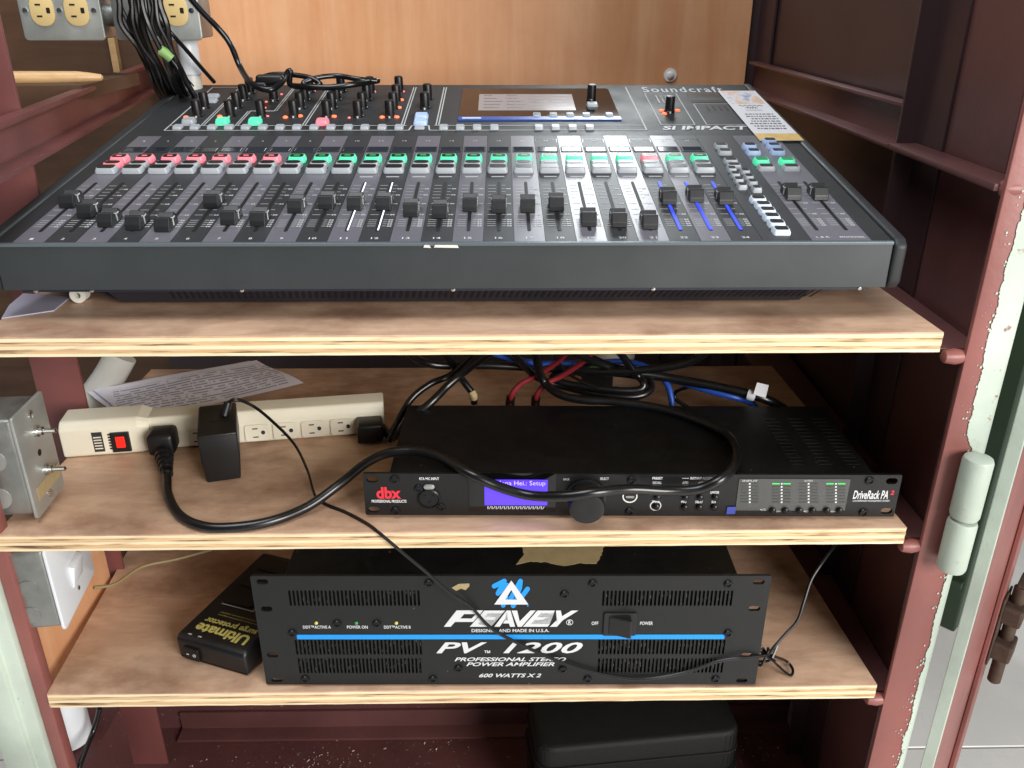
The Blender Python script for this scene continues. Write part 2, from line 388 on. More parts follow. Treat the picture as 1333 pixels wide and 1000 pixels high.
# right front post: front flange + return flange
cpart('post', prism([(.377, 0), (.412, 0), (.412, .045), (.407, .045), (.407, .005), (.377, .005)], FLOOR_Z, TOPZ, 'z', .0012), 'maroon_lit', True)
def ragged_strip(x_in, x_out, y, z0, z1, amp, dz=.0035, thick=.0007, fn=None):
    n = int((z1-z0)/.0011); pts = []; r = random.Random(3); drift = 0
    for i in range(n+1):
        z = z0+(z1-z0)*i/n; drift = drift*.93+r.uniform(-amp, amp)*.16
        pts.append(((fn(z) if fn else x_in)+drift+r.uniform(-amp, amp)*.22*(r.random() < .5), z))
    pts += [(x_out, z1), (x_out, z0)]
    return prism(pts, y, y-thick, 'y')
def mint_in(z): return .4072 if z < .065 else .4072-.0145*min(1, (z-.065)/.03)
cpart('mint_edge', ragged_strip(0, .4128, -.0002, FLOOR_Z+.01, TOPZ, .0028, fn=mint_in), 'mint')
b = bmesh.new(); rf = random.Random(17)
for k in range(150):
    z = rf.uniform(FLOOR_Z+.2, .40); xe = mint_in(z); d = abs(rf.gauss(0, .0035))+.0006; s = rf.uniform(.0002, .0009)
    if xe-d > .379: prism([(xe-d-s, z-s*rf.uniform(.5, 1.6)), (xe-d+s, z-s*.7), (xe-d+s*.6, z+s*rf.uniform(.6, 2.4)), (xe-d-s*.8, z+s)], -.0002, -.0007, 'y', bm=b)
tag(cpart('paint_flecks', b, 'mint'), kind='stuff')
# side sheets, mid post and ledges on the right
cpart('side_panel', box(.404, .407, .205, .778, FLOOR_Z+.06, TOPZ), 'maroon_shaded')
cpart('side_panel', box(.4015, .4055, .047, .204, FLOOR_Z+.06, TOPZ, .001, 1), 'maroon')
cpart('post', prism([(.403, .150), (.403, .206), (.380, .206), (.380, .2015), (.3985, .2015), (.3985, .150)], FLOOR_Z, TOPZ, 'z', .001), 'maroon_shaded', True)
cpart('post', prism([(.403, .714), (.403, .792), (.380, .792), (.380, .788), (.3985, .788), (.3985, .714)], FLOOR_Z, TOPZ, 'z', .001), 'maroon_shaded', True)
cpart('rail', prism([(.398, .300), (.374, .300), (.374, .3045), (.3935, .3045), (.3935, .3385), (.383, .3385), (.383, .3425), (.398, .3425)], .209, .764, 'y', .0008), 'maroon', True)
cpart('rail', prism([(.401, .3005), (.372, .3005), (.372, .3065), (.401, .3065)], .007, .2010, 'y', .0012), 'maroon', True)
bm = lathe([(.001, -.010), (.006, -.008), (.0075, 0), (.006, .008), (.001, .010)], 12, origin=(.386, .006, .303), axis='x'); cpart('weld', bm, 'maroon_lit', True)
for z, yb in ((Z1-.0178, .70), (Z2-.0178, .52), (Z3-.0178, .52)):
    cpart('ledge', prism([(.336, z-.0055), (.4005, z-.0055), (.4005, z-.030), (.3965, z-.030), (.3965, z-.001), (.336, z-.001)], .012, yb, 'y', .0008), 'maroon_lit' if z == 0 else 'maroon', True)
    bm = lathe([(.001, -.012), (.0055, -.009), (.007, 0), (.0055, .008), (.001, .011)], 12, origin=(.371, .006, z-.006), axis='x'); cpart('weld', bm, 'maroon_lit', True)
# left front post: maroon return + mint face
cpart('post', prism([(-.463, .0025), (-.450, .0025), (-.450, .0155), (-.4545, .0155), (-.4545, .0072), (-.463, .0072)], FLOOR_Z, TOPZ, 'z', .0012), 'maroon_lit', True)
bm = prism([(-.505, -.010), (-.4775, -.010), (-.4775, -.004), (-.4632, -.004), (-.4632, .0065), (-.505, .0065)], FLOOR_Z, TOPZ, 'z', .0014)
cpart('mint_edge', bm, 'mint_clean', True)
# left mid post
cpart('post', prism([(-.503, .200), (-.453, .200), (-.453, .2045), (-.4985, .2045), (-.4985, .250), (-.503, .250)], FLOOR_Z, TOPZ, 'z', .001), 'maroon_half_lit', True)
# left rail (runs from the mid post to the back corner)
a0, a1 = at(10, 236, z=.298), at(205, 122, z=.298); b0, b1 = at(25, 152, z=.338), at(195, 99, z=.338)
def sweep(sec, A, B, d=None):
    A, B = Vector(A), Vector(B); t = (B-A).normalized(); n = Vector((t.y, -t.x, 0)); b = bmesh.new()
    r0 = [b.verts.new(A+n*p[0]+Vector((0, 0, p[1]))) for p in sec]; r1 = [b.verts.new(B+n*p[0]+Vector((0, 0, p[1]))) for p in sec]
    b.faces.new(r0); b.faces.new(r1[::-1])
    for i in range(len(sec)): b.faces.new((r0[i], r1[i], r1[(i+1) % len(sec)], r0[(i+1) % len(sec)]))
    bmesh.ops.recalc_face_normals(b, faces=b.faces); bmesh.ops.bevel(b, geom=b.edges[:], offset=.0009, segments=2, affect='EDGES'); return b
t_ = (a1-a0).normalized(); A_ = a0-t_*((a0.y-.016)/t_.y); B_ = a1+t_*.12
cpart('rail', sweep([(0, 0), (0, .005), (-.018, .007), (-.018, .034), (-.008, .036), (-.008, .041), (-.024, .041), (-.024, 0)], A_, B_), 'maroon_half_lit', True)
# backs
cpart('added_back_panel', box(-.60, .397, .7935, .7965, FLOOR_Z+.06, .15), 'maroon_shaded')  # lower back added to keep stray light out of the interior
cpart('bottom_panel', box(-.60, .400, .010, .262, -.506, -.502), 'maroon_dirty')
cpart('kick_panel', box(-.497, .400, .262, .265, -.502, -.29), 'maroon_dirty')
cpart('bottom_rail', prism([(.235, -.5018), (.2615, -.5018), (.2615, -.470), (.257, -.470), (.257, -.4975), (.235, -.4975)], -.452, .398, 'x', .0008), 'maroon', True)
# door, folded back on its hinge
hp = at(1259, 780, y=-.012); fr_ = at(1296, 780, y=.165)
dv = Vector((fr_.x-hp.x, fr_.y-hp.y, 0)); dl = dv.length; dv.normalize(); dn = Vector((dv.y, -dv.x, 0))
door = place('door', None, cab) if False else None
def dpt(a, o, z): return Vector((hp.x, hp.y, CZ+z))+dv*a+dn*o
def dbox(a0, a1, o0, o1, z0, z1, bev=.001):
    b = box(a0, a1, o0, o1, z0, z1, bev)
    for v in b.verts: v.co = dpt(v.co.x, v.co.y, v.co.z)
    bmesh.ops.recalc_face_normals(b, faces=b.faces); return b
door = obj('door', dbox(0, dl, 0, .004, FLOOR_Z+.05, TOPZ), 'maroon_lit', cab)
obj('door_stile', dbox(.0, .034, .0045, .010, FLOOR_Z+.05, TOPZ), 'maroon_lit', door)
obj('door_stile', dbox(dl-.034, dl-.001, .0045, .010, FLOOR_Z+.05, TOPZ), 'maroon_lit', door)
obj('mint_edge', dbox(-.0030, -.0002, -.001, .0105, FLOOR_Z+.05, TOPZ, .0008), 'mint_clean', door)
# hinge barrel on the post
h0, h1 = at(1272, 596, y=-.016), at(1242, 742, y=-.016); hx = (h0.x+h1.x)/2
zs = at(1257, 676, y=-.016).z
for z0, z1 in ((h1.z, zs-.0008), (zs+.0008, h0.z)):
    bm = lathe([(.0085, z0), (.0115, z0+.0012), (.0125, z0+.004), (.0125, z1-.004), (.0115, z1-.0012), (.0085, z1)], 24, origin=(hx, -.0145, 0)); cpart('hinge_barrel', bm, 'mint_clean', True)
# sliding bolt on the door's free edge
def dcyl(a, o, z0, z1, r, n=16):
    c = dpt(a, o, 0); return lathe([(r*.8, z0), (r, z0+r*.2), (r, z1-r*.2), (r*.8, z1)], n, origin=(c.x, c.y, c.z))
zb = at(1300, 800, y=fr_.y).z
bolt = obj('bolt', dcyl(dl-.006, .022, zb-.085, zb+.055, .0075), 'rust', door, True)
for zz in (zb-.030, zb+.022):
    obj('bolt_guide', dbox(dl-.026, dl+.006, .0105, .0330, zz-.012, zz+.012, .003), 'rust', door)
obj('bolt_handle', dbox(dl-.010, dl+.024, .017, .027, zb+.050, zb+.058, .002), 'rust', door)
obj('bolt_plate', dbox(dl-.030, dl+.006, .0105, .0130, zb-.05, zb+.045, .001), 'rust', door)

# ---- plywood panels
pb = thing('plywood_backing', 'orange-tan plywood backing panel standing behind the mixing console', 'panel', (-.04, .775, -.02))
obj('board', box(-.428, .422, 0, .009, 0, .500), 'ply_back', pb)
q_ = at(873, 98, y=.77)
bm = lathe([(.0100, 0), (.0100, .0014), (.0052, .0016), (.0052, .0040), (.0036, .0050)], 24, origin=(q_.x+.04, -.0005, q_.z+.02), axis='y'); obj('bolt', bm, 'zinc', pb, True)
sw = thing('wooden_side_wall', 'dim brown plywood board behind the twin outlet box at the cabinet left', 'panel', (-.9, .80, FLOOR_Z))
obj('board', box(-.5, .437, .0, .012, 0, 1.5), 'ply_side_shaded', sw)
e = at(152, 80, y=.795); obj('batten', box(e.x+.9-.005, e.x+.9+.005, -.012, -.0005, .945, 1.4), 'dowel_wood', sw)
sw2 = obj('plywood_offcut', box(-.476, -.4665, .030, .192, -.232, -.035), 'ply_back'); tag(sw2, 'upright plywood offcut beside the lowest shelf behind the white switch', 'board')
gb = at(1216, 812, z=FLOOR_Z); gb2 = at(1246, 826, z=FLOOR_Z); gd = (gb2-gb).normalized(); gn = Vector((-gd.y, gd.x, 0))
if gn.y < 0: gn = -gn
b = box(-.40, .035, 0, .03, 0, 1.1, .003)
for v in b.verts: v.co = gb+gd*v.co.x+gn*v.co.y+Vector((0, 0, v.co.z+.0005))
bmesh.ops.recalc_face_normals(b, faces=b.faces)
gt = thing('green_board', 'dark green board standing on the floor behind the hinge gap', 'board')
obj('board', b, 'dark_green', gt)
b = box(-.39, .030, -.012, -.0005, .10, .112, .001)
for v in b.verts: v.co = gb+gd*v.co.x+gn*v.co.y+Vector((0, 0, v.co.z))
bmesh.ops.recalc_face_normals(b, faces=b.faces); obj('seam_strip', b, 'dark_green', gt)

# ---- shelves built ply by ply
def shelf(label, z, pl, pr, yback):
    s = thing('plywood_shelf', label, 'shelf', (0, 0, z-.0175)); r = random.Random(int(z*1000))
    def outline(yoff, jit, n=46):
        pts = [(pr[1], yback), (pl[1], yback)]
        for i in range(n+1):
            pts.append((pl[0]+(pr[0]-pl[0])*i/n, yoff+r.uniform(-jit, jit)))
        return pts
    hs = [0, .0026, .0060, .0094, .0128, .0160]
    for k in range(5):
        obj('ply', prism(outline(r.uniform(-.0004, .0005), .00025), hs[k]+.00006, hs[k+1]-.00006, 'z'), ('ply_light', 'ply_dark', 'ply_light', 'ply_dark', 'ply_light')[k], s)
    obj('face_veneer', prism(outline(0, .0003), .0160, .0175, 'z'), 'ply_face', s)
    return s
shelf('upper plywood shelf with layered edge carrying the mixing console', Z1, (-.421, -.475), (.3545, .325), .70)
shelf('middle plywood shelf with layered edge carrying the power strip and loudspeaker processor', Z2, (-.4552, -.4505), (.3605, .346), .37)
shelf('lowest plywood shelf with layered edge carrying the power amplifier', Z3, (-.4495, -.478), (.3665, .335), .50)
# ================================================================== MIXING CONSOLE
MX, MY, MYAW, MH, TILT = -.04854, .03252, -.00388, .06562, .14327
con = thing('mixing_console', 'wide slate-grey digital mixing console with rows of faders on the upper shelf', 'mixing console', (MX, MY, Z1), MYAW)
PF = Frame((MX, MY, Z1+MH), MYAW, TILT)
HW, DL = .363, .517
ct, st = math.cos(TILT), math.sin(TILT)
def pl(s, t, h=0.0): return (s, t*ct-h*st, MH+t*st+h*ct)
RX = (TILT, 0, 0)
def pp(name, me, s, t, h=0.0, parent=con, rz=0): return place(name, me, parent, pl(s, t, h), (TILT, 0, rz))
rear = (DL*ct, MH+DL*st)
obj('chassis', prism([(.0035, MH-.0006), (rear[0], rear[1]-.0006), (rear[0]+.004, rear[1]-.006), (rear[0]+.004, .024), (.012, .024), (.0035, .0285)], -HW+.0005, HW-.0005, 'x', .0008), 'slate_top', con)
obj('top_panel', box(-HW, HW, 0, DL, -.0005, .0008), 'slate_top', con, loc=pl(0, 0), rot=RX)
obj('fascia', prism([(0, MH+.0008), (.0030, MH+.0008), (.0030, .0285), (.0018, .0275), (0, .0280)], -HW, HW, 'x', .0004), 'slate', con)
obj('front_lip', prism([(-.0012, MH+.0012), (.0018, MH+.0018), (.0018, MH-.0008), (-.0012, MH-.0012)], -HW, HW, 'x', .0003), 'slate_edge', con)
# vented base
obj('base', prism([(.008, .0272), (.040, .0036), (rear[0]-.03, .0036), (rear[0]-.03, .0235), (.012, .0235), (.012, .0272)], -HW+.075, HW-.055, 'x', .0008), 'navy_base', con)
obj('base_rim', box(-HW+.012, HW-.012, .0055, .0078, .0245, .0277), 'navy_base', con)
bm = bmesh.new()
sl_ = Vector((0, .032, -.0236)).normalized(); no_ = Vector((0, -.0236, -.032)).normalized()*.0004
for i in range(100):
    x = -HW+.125+i*.00555
    P_ = [Vector((x+dx, .008, .0272))+sl_*f+no_ for dx, f in ((.0040, .006), (.0064, .006), (.0024, .029), (0, .029))]
    bm.faces.new([bm.verts.new(p_) for p_ in P_])
tag(obj('vent_slots', bm, 'void', con), kind='stuff')
for x in (-.27, .25): obj('rubber_foot', lathe([(.012, 0), (.013, .001), (.011, .0034)], 18, origin=(x, .085, 0)), 'rubber', con, True)
for x in (-.27, .25): obj('rubber_foot', lathe([(.012, 0), (.013, .001), (.011, .0034)], 18, origin=(x, .44, 0)), 'rubber', con, True)
scr = finish(lathe([(.0019, 0), (.0018, .0010), (.0008, .0013)], 12, axis='y'), 'chrome', True, 'screw')
for u, v in ((48, 382), (121, 383), (316, 382), (590, 381), (850, 379), (1118, 378)):
    x, z = Frame((MX, MY+.006, Z1), MYAW).face(u, v); place('screw', scr, con, (x, .0056, .0258))
# end cheeks
for s in (-1, 1):
    b = prism([(-.002, MH-.002), (.004, MH+.0035), (rear[0]+.004, rear[1]+.0022), (rear[0]+.008, rear[1]-.006), (rear[0]+.008, .022), (.02, .022), (.0035, .0265), (-.001, .032)], HW+.0012, HW+.0118, 'x', .0028, seg=3)
    for v in b.verts: v.co.x *= s
    bmesh.ops.recalc_face_normals(b, faces=b.faces); obj('end_cheek', b, 'slate_top', con, True)

# ---- channel strips
PITCH_S, S0 = .02522, -.3355
def ch(i): return S0+PITCH_S*(i-1)
strip_l = finish(box(-PITCH_S/2+.0002, PITCH_S/2-.0002, .0025, .290, .0008, .0013), 'strip_light', name='strip')
strip_d = finish(box(-PITCH_S/2+.0002, PITCH_S/2-.0002, .0025, .290, .0008, .0013), 'strip_dark', name='strip')
SL0, SL1 = .0235, .1425
slot_me = finish(prism(oval(0, (SL0+SL1)/2, .0030, SL1-SL0, 4), .0013, .0016, 'z'), 'slot_black', name='slot')
led_b = finish(prism(oval(0, (SL0+SL1)/2, .0026, SL1-SL0-.002, 4), .0016, .0019, 'z'), 'led_blue', name='led')
led_w = finish(box(.0002, .0013, SL0+.002, SL1-.002, .0016, .0019), 'led_white', name='led')
# fader scale: short ticks either side, numerals read as small blocks
bm = bmesh.new()
for k, t in enumerate((.0345, .0390, .0435, .0480, .0600, .0720, .0860, .1000, .1080, .1160, .1240, .1330)):
    for x0, x1 in ((-.0098, -.0028), (.0028, .0062)): quad_bm([(x0, t, .0015), (x1, t, .0015), (x1, t+.0008, .0015), (x0, t+.0008, .0015)], bm)
    if k % 2 == 0 or k < 4:
        for q in range(2):
            x = .0070+q*.0021; quad_bm([(x, t-.0011, .0015), (x+.0017, t-.0011, .0015), (x+.0017, t+.0013, .0015), (x, t+.0013, .0015)], bm)
scale_me = finish(bm, 'ink_grey', name='fader_scale')
lbl_me = finish(box(-.0062, .0062, -.0009, .0009, .0013, .0016), 'ink_grey', name='label_bar')
def btn(wd, dp, ht, m, taper=.85):
    b = bmesh.new(); lo = rrect(-wd/2, wd/2, -dp/2, dp/2, min(wd, dp)*.18, 3); hi = rrect(-wd/2*taper, wd/2*taper, -dp/2*taper, dp/2*taper, min(wd, dp)*.16, 3)
    rings = [[b.verts.new((x, y, h)) for x, y in poly] for poly, h in ((lo, .0008), (lo, ht*.55), (hi, ht))]
    for k in range(2):
        for i in range(len(lo)): b.faces.new((rings[k][i], rings[k][(i+1) % len(lo)], rings[k+1][(i+1) % len(lo)], rings[k+1][i]))
    b.faces.new(rings[2]); b.faces.new(rings[0][::-1]); return finish(b, m, True, 'button')
def legend(wd, dp, h, m): return finish(prism(rrect(-wd/2, wd/2, -dp/2, dp/2, min(wd, dp)*.25, 3), h, h+.0003, 'z'), m, name='legend')
def ink(wd, h, m='ink_grey'): return finish(box(-wd/2, wd/2, -.0006, .0006, h+.0003, h+.0005), m, name='mark')
B_mute = {k: btn(.0170, .0135, .0068, 'button_'+k) for k in ('green', 'pink')}
L_mute = {'green': legend(.0132, .0090, .0068, 'legend_black'), 'pink': legend(.0132, .0090, .0068, 'legend_black')}
K_mute = {'green': ink(.0060, .0068, 'led_green'), 'pink': ink(.0052, .0068, 'led_pink')}
B_on, L_on = btn(.0178, .0110, .0058, 'button_grey'), finish(prism(oval(0, 0, .0146, .0088, 4), .0058, .0061, 'z'), 'legend_black', name='legend')
B_on_p = btn(.0178, .0110, .0058, 'button_pink')
B_sel, L_sel = btn(.0195, .0135, .0062, 'button_grey'), legend(.0160, .0102, .0062, 'legend_black')
lcd_me = finish(box(-.0098, .0098, -.0068, .0068, .0013, .0018, .0003, 1), 'lcd_dark', name='label_display')
frame_me = finish(plate(rrect(-.0112, .0112, -.0082, .0082, .001, 2), [rrect(-.0099, .0099, -.0069, .0069, .0006, 2)], .0007, lambda a, b, h: (a, b, .0013+.0007-h)), 'slate_top', name='display_frame')
# fader cap: concave ridged cap with a white centre line on its flanks
cap_prof = [(-.0120, .0018), (-.0112, .0060), (-.0072, .0122), (-.0050, .0126), (-.0018, .0098), (-.0004, .0094), (.0004, .0094), (.0018, .0098), (.0050, .0126), (.0056, .0120), (.0074, .0118), (.0080, .0104), (.0096, .0100), (.0102, .0084), (.0114, .0078), (.0120, .0018)]
cap_me = finish(prism(cap_prof, -.0064, .0064, 'x', .0005), 'cap_black', name='fader_cap')
bm = bmesh.new()
for s in (-1, 1):
    x0, x1 = (s*.0064, s*.00665)
    box(min(x0, x1), max(x0, x1), -.0009, .0009, .0030, .0094, bm=bm); box(min(x0, x1), max(x0, x1), -.0009, .0052, .0086, .0098, bm=bm)
box(-.0060, .0060, -.0005, .0005, .0093, .0097, bm=bm)
line_me = finish(bm, 'ink_white', name='centre_line')
CAPS = [(80, 271), (104.7, 284), (136, 296), (170, 299.6), (210.7, 302), (272, 271), (295.7, 293), (333, 294.5), (379.7, 277.5), (421.5, 272.5), (461.6, 274), (497, 274), (533, 282.6), (572, 284.3), (611.8, 275.8), (649.5, 277.5), (686, 276.9), (725, 274.8), (767.5, 295.2), (806.6, 296.2), (849, 299), (870, 266.7), (906.8, 264), (946.6, 266.7)]
def t_of(u, v, off=0.0): return PF.top(u, v, off)[1]
tm = t_of(550, 204, .0062); t2_, t3_ = tm-.0165, tm-.0310
tl = t_of(600, 194.5, .0016); tn = t_of(600, 310.5, .001); tt = t_of(600, 184, .001)
for i in range(1, 25):
    s = ch(i)
    pp('channel_strip', strip_l if i % 2 else strip_d, s, 0)
    pp('fader_slot', slot_me, s, 0); pp('fader_scale', scale_me, s, 0)
    if i in (11, 12): pp('slot_light', led_w, s, 0)
    if i >= 22: pp('slot_light', led_b, s, 0)
    g = 'pink' if i <= 7 or i == 22 else 'green'
    b_ = pp('mute_button', B_mute[g], s, tm, .0008); place('legend', L_mute[g], b_); place('mark', K_mute[g], b_)
    b_ = pp('channel_button', B_on_p if i == 1 else B_on, s-.0008, t2_, .0008); place('legend', L_on, b_)
    b_ = pp('select_button', B_sel, s-.0012, t3_, .0008); place('legend', L_sel, b_)
    pp('label_display', lcd_me, s, tl); pp('display_frame', frame_me, s, tl)
    if i >= 11: pp('label_bar', lbl_me, s-.001, tm-.046)
    tc_ = t_of(CAPS[i-1][0], CAPS[i-1][1], .002)+.0120
    c_ = pp('fader_cap', cap_me, s, tc_); place('centre_line', line_me, c_)
    for tq, hgt in ((tn, .0036), (tt, .0026)):
        wd = (.0028 if i < 10 else .0062)*hgt/.0036
        obj('channel_number', text_bm(str(i), lambda a, b, wd=wd, hgt=hgt: (-wd/2+a*wd, -hgt/2+b*hgt, .0015), .012), 'ink_white', con, loc=pl(s, tq), rot=RX)
# ---- master section strips
sx = ch(24)+PITCH_S/2
def strip_between(x0, x1, m): obj('master_strip', box(x0+.0002, x1-.0002, .0025, .290, .0008, .0013), m, con, loc=pl(0, 0), rot=RX)
xm = PF.top(1003, 300)[0]; x_r = .3458
strip_between(sx, PF.top(895, 316)[0] if False else sx+.040, 'strip_dark'); strip_between(sx+.040, x_r, 'strip_light')
for k, (u, v) in enumerate(((1033.7, 260.9), (1071.6, 260.9))):
    s = PF.top((1062, 1100)[k], 300)[0]
    pp('fader_slot', slot_me, s, 0); pp('fader_scale', scale_me, s, 0)
    c_ = pp('fader_cap', cap_me, s, t_of(u, v, .002)+.0120); place('centre_line', line_me, c_)
    for txt, wd in ((('L & R', .011), ('MONO/SEL', .021))[k],):
        obj('channel_number', text_bm(txt, lambda a, b, wd=wd: (-wd/2+a*wd, -.0015+b*.003, .0015), .012), 'ink_white', con, loc=pl(s, tn), rot=RX)
# ---- right hand button groups (pixel positions of the button centres)
Bm = {}
def button(name, u, v, wd, dp, m, leg=None, ht=.0055):
    key = (wd, dp, m, ht)
    if key not in Bm: Bm[key] = btn(wd, dp, ht, m)
    s, t = PF.top(u, v, ht*.6); b_ = pp(name, Bm[key], s, t, .0003)
    if leg:
        lk = ('L', leg, wd, dp, ht)
        if lk not in Bm: Bm[lk] = legend(wd*.76, dp*.70, ht, leg)
        place('legend', Bm[lk], b_)
    return b_
for u, v in ((938.3, 190.4), (943.3, 198)): button('layer_button', u, v, .0142, .0112, 'button_grey', 'legend_black')
for u, v in ((975.7, 190.4), (980.8, 198), (1001.8, 184), (1007.3, 190.4), (1012.6, 198)): button('layer_button', u, v, .0142, .0112, 'button_blue', 'legend_black')
for u, v in ((991, 210.2), (1024.3, 210.2)): button('mute_button', u, v, .0150, .0125, 'button_green', 'legend_green', .0065)
for u, v in ((997.3, 218.3), (1029.7, 218.3)): button('select_button', u, v, .0168, .0112, 'button_grey', 'legend_black')
for u, v in ((951, 210), (955, 216.5)): button('mode_button', u, v, .0142, .0098, 'button_grey', 'legend_black')
for u, v in ((952.3, 221), (956.8, 227.9), (961.3, 235), (965.8, 242.6), (969.8, 223.7), (974.5, 231), (979.3, 238), (984.7, 246.2)):
    button('page_button', u, v, .0088, .0100, 'button_grey', 'legend_black')
for u, v in ((986.6, 260), (993.2, 267.5), (998.7, 275), (1004.3, 283), (1010.6, 291.4), (1016.8, 300.5)):
    button('bank_button', u, v, .0142, .0112, 'button_white', 'legend_black')
# ---- assignable row and upper section
for u in (231.5, 253.7, 276.2, 298.3, 320, 342.2, 364.3, 386.5, 408.9, 430.7, 453, 475, 497.2, 519.4, 577.5, 599, 621, 643.5, 701.3, 723.2, 745.3, 767.6):
    button('function_key', u, 165.5, .0100, .0125, 'button_grey', ht=.0040)
for u in (698.8, 720.3, 742, 763.2, 792.9): button('soft_key', u, 150, .0095, .0130, 'button_grey', 'legend_black', .0040)
button('function_key', 546, 166.5, .0115, .0090, 'button_grey', ht=.0030)
for u, v, m in ((245.8, 157.6, 'button_grey'), (289.6, 157.6, 'button_green'), (332, 157.6, 'button_green'), (419.6, 158.6, 'button_pink')):
    button('section_button', u, v, .0142, .0150, m, ht=.0065)
for u, v in ((548.6, 151), (547.5, 158.3)): button('section_button', u, v, .0155, .0165, 'button_blue', ht=.0055)
for u, v in ((277.3, 125.2), (275, 131.3)): button('section_button', u, v, .0150, .0130, 'button_grey', ht=.0040)
button('section_button', 771, 136.5, .0135, .0150, 'button_grey', ht=.0050)
knob_me = finish(lathe([(.0064, .0008), (.0064, .0024), (.0057, .0030), (.0054, .0180), (.0048, .0194), (.0030, .0198)], 24, rib=.035), 'knob_black', True, 'knob')
dot_me = finish(box(-.0009, .0009, -.0068, -.0058, .0008, .0028), 'ink_white', name='pointer')
ring_me = finish(plate(oval(0, 0, .0200, .0200, 6), [oval(0, 0, .0188, .0188, 6)], .0003, lambda a, b, h: (a, b, .0008+.0003-h)), 'meter_dim', name='ring')
KN = [(256.3, 152.5), (266, 141.3), (299, 152.5), (308, 141.3), (317, 131.2), (325.3, 122.2), (339.5, 152.5), (356, 131.5), (382.4, 152.6), (390.7, 142), (396.5, 131.6), (403, 121), (425.4, 152.8), (432, 142), (437.8, 131.3), (444, 120.6), (466, 153), (471.6, 142), (477.4, 131.3), (482, 120.6), (507.4, 153), (512, 142), (516, 131.6), (519.4, 120), (553, 142), (556.6, 130.5), (872, 147), (770, 131)]
for u, v in KN:
    s, t = PF.top(u, v, .001); k_ = pp('knob', knob_me, s, t+.004); place('pointer', dot_me, k_)
    if (u, v) != (770, 131): pp('knob_ring', ring_me, s, t+.004)
arc_me = finish(lathe([(.0030, .0008), (.0028, .0022), (.0010, .0030)], 12), 'led_orange', True, 'led')
dotp_me = finish(lathe([(.0017, .0008), (.0015, .0018), (.0006, .0022)], 10), 'led_pink', True, 'led')
for u, v in ((242, 152.5), (286, 151.5), (371.5, 152.6), (390.5, 151), (435, 151.5), (497.5, 152.5), (516.5, 152.3), (519.5, 140), (522.5, 130), (391, 151), (861, 144), (882, 144), (865, 148)):
    s, t = PF.top(u, v, .0015); pp('led', arc_me, s, t)
for u, v in ((346.5, 132.3), (366.5, 122.5), (348.5, 151), (409.5, 118.5), (454.5, 153), (488, 119.3), (525.5, 119), (345, 140)):
    s, t = PF.top(u, v, .0015); pp('led', dotp_me, s, t)
# printed section outlines
def pst(u, v): return PF.top(u, v, .0009)
def outline(pts, wd=.0013, m='ink_grey', closed=False):
    P_ = [pst(*p) for p in pts]
    if closed: P_.append(P_[0])
    b = bmesh.new()
    for a, c in zip(P_[:-1], P_[1:]): stroke([a, c], wd, lambda x, y: (x, y, .00115), b)
    return obj('section_outline', b, m, con, loc=pl(0, 0), rot=RX)
sl, sr_ = pst(214, 170)[0], pst(842, 170)[0]; tb0, tb1, ttop = pst(400, 170)[1], pst(400, 163.8)[1], pst(400, 114)[1]
def poly_out(P_, wd=.0018, m='ink_grey'):
    b = bmesh.new()
    for a, c in zip(P_[:-1], P_[1:]): stroke([a, c], wd, lambda x, y: (x, y, .00115), b)
    return obj('section_outline', b, m, con, loc=pl(0, 0), rot=RX)
n0, n1 = pst(532, 170)[0], pst(559, 170)[0]
poly_out([(sl, tb0), (n0, tb0), (n0+.002, tb1), (n1-.002, tb1), (n1, tb0), (sr_, tb0)]); poly_out([(sl, tb1), (n0-.004, tb1)]); poly_out([(n1+.004, tb1), (sr_, tb1)])
poly_out([(sl, tb0), (sl, ttop), (sl+.036, ttop)]); poly_out([(sr_, tb0), (sr_, ttop)])
for u in (263.8, 395.7, 524.4, 569.8):
    s = pst(u, 163.8)[0]; poly_out([(s-.002, tb1), (s-.002, ttop)], .0014); poly_out([(s+.001, tb1), (s+.001, ttop)], .0014)
for dx in (-.0015, .0012):
    P_ = [pst(308, 163.8), pst(322, 144.8), pst(365, 144.3), pst(386.8, 115)]
    poly_out([(P_[0][0]+dx, P_[0][1]), (P_[0][0]+dx, P_[1][1]+dx), (P_[3][0]+dx-.004, P_[1][1]+dx), (P_[3][0]+dx-.004, ttop)], .0014)
outline([(838.9, 121.6), (879.4, 121.6), (904.6, 162.5), (860.5, 162.5)], .0012, closed=True)
outline([(902.8, 135.5), (950, 135.5), (975, 162.5), (920, 162.5)], .0012, closed=True)
P_ = [pst(893, 121.6), pst(948, 121.6), pst(955, 133.7), pst(901, 133.7)]
obj('legend_panel', quad_bm([(x, y, .00112) for x, y in P_]), 'meter_grey', con, loc=pl(0, 0), rot=RX)
P_ = [pst(896, 127), pst(951, 127), pst(954, 131.5), pst(899, 131.5)]
obj('legend_panel', quad_bm([(x, y, .00125) for x, y in P_]), 'slate_top', con, loc=pl(0, 0), rot=RX)
outline([(1002, 291), (1006, 309.5), (1036, 309.5), (1026, 291)], .001)
for u, v, hgt in ((918, 138, .022), (926, 138, .022), (934, 138, .022), (942, 138, .022), (950, 138, .022), (852, 124.5, .036), (858, 124.5, .036), (864, 124.5, .036)):
    x, y = pst(u, v); obj('level_legend', quad_bm([(x, y-hgt, .00112), (x+.0023, y-hgt, .00112), (x+.0023, y, .00112), (x, y, .00112)]), 'meter_grey', con, loc=pl(0, 0), rot=RX)
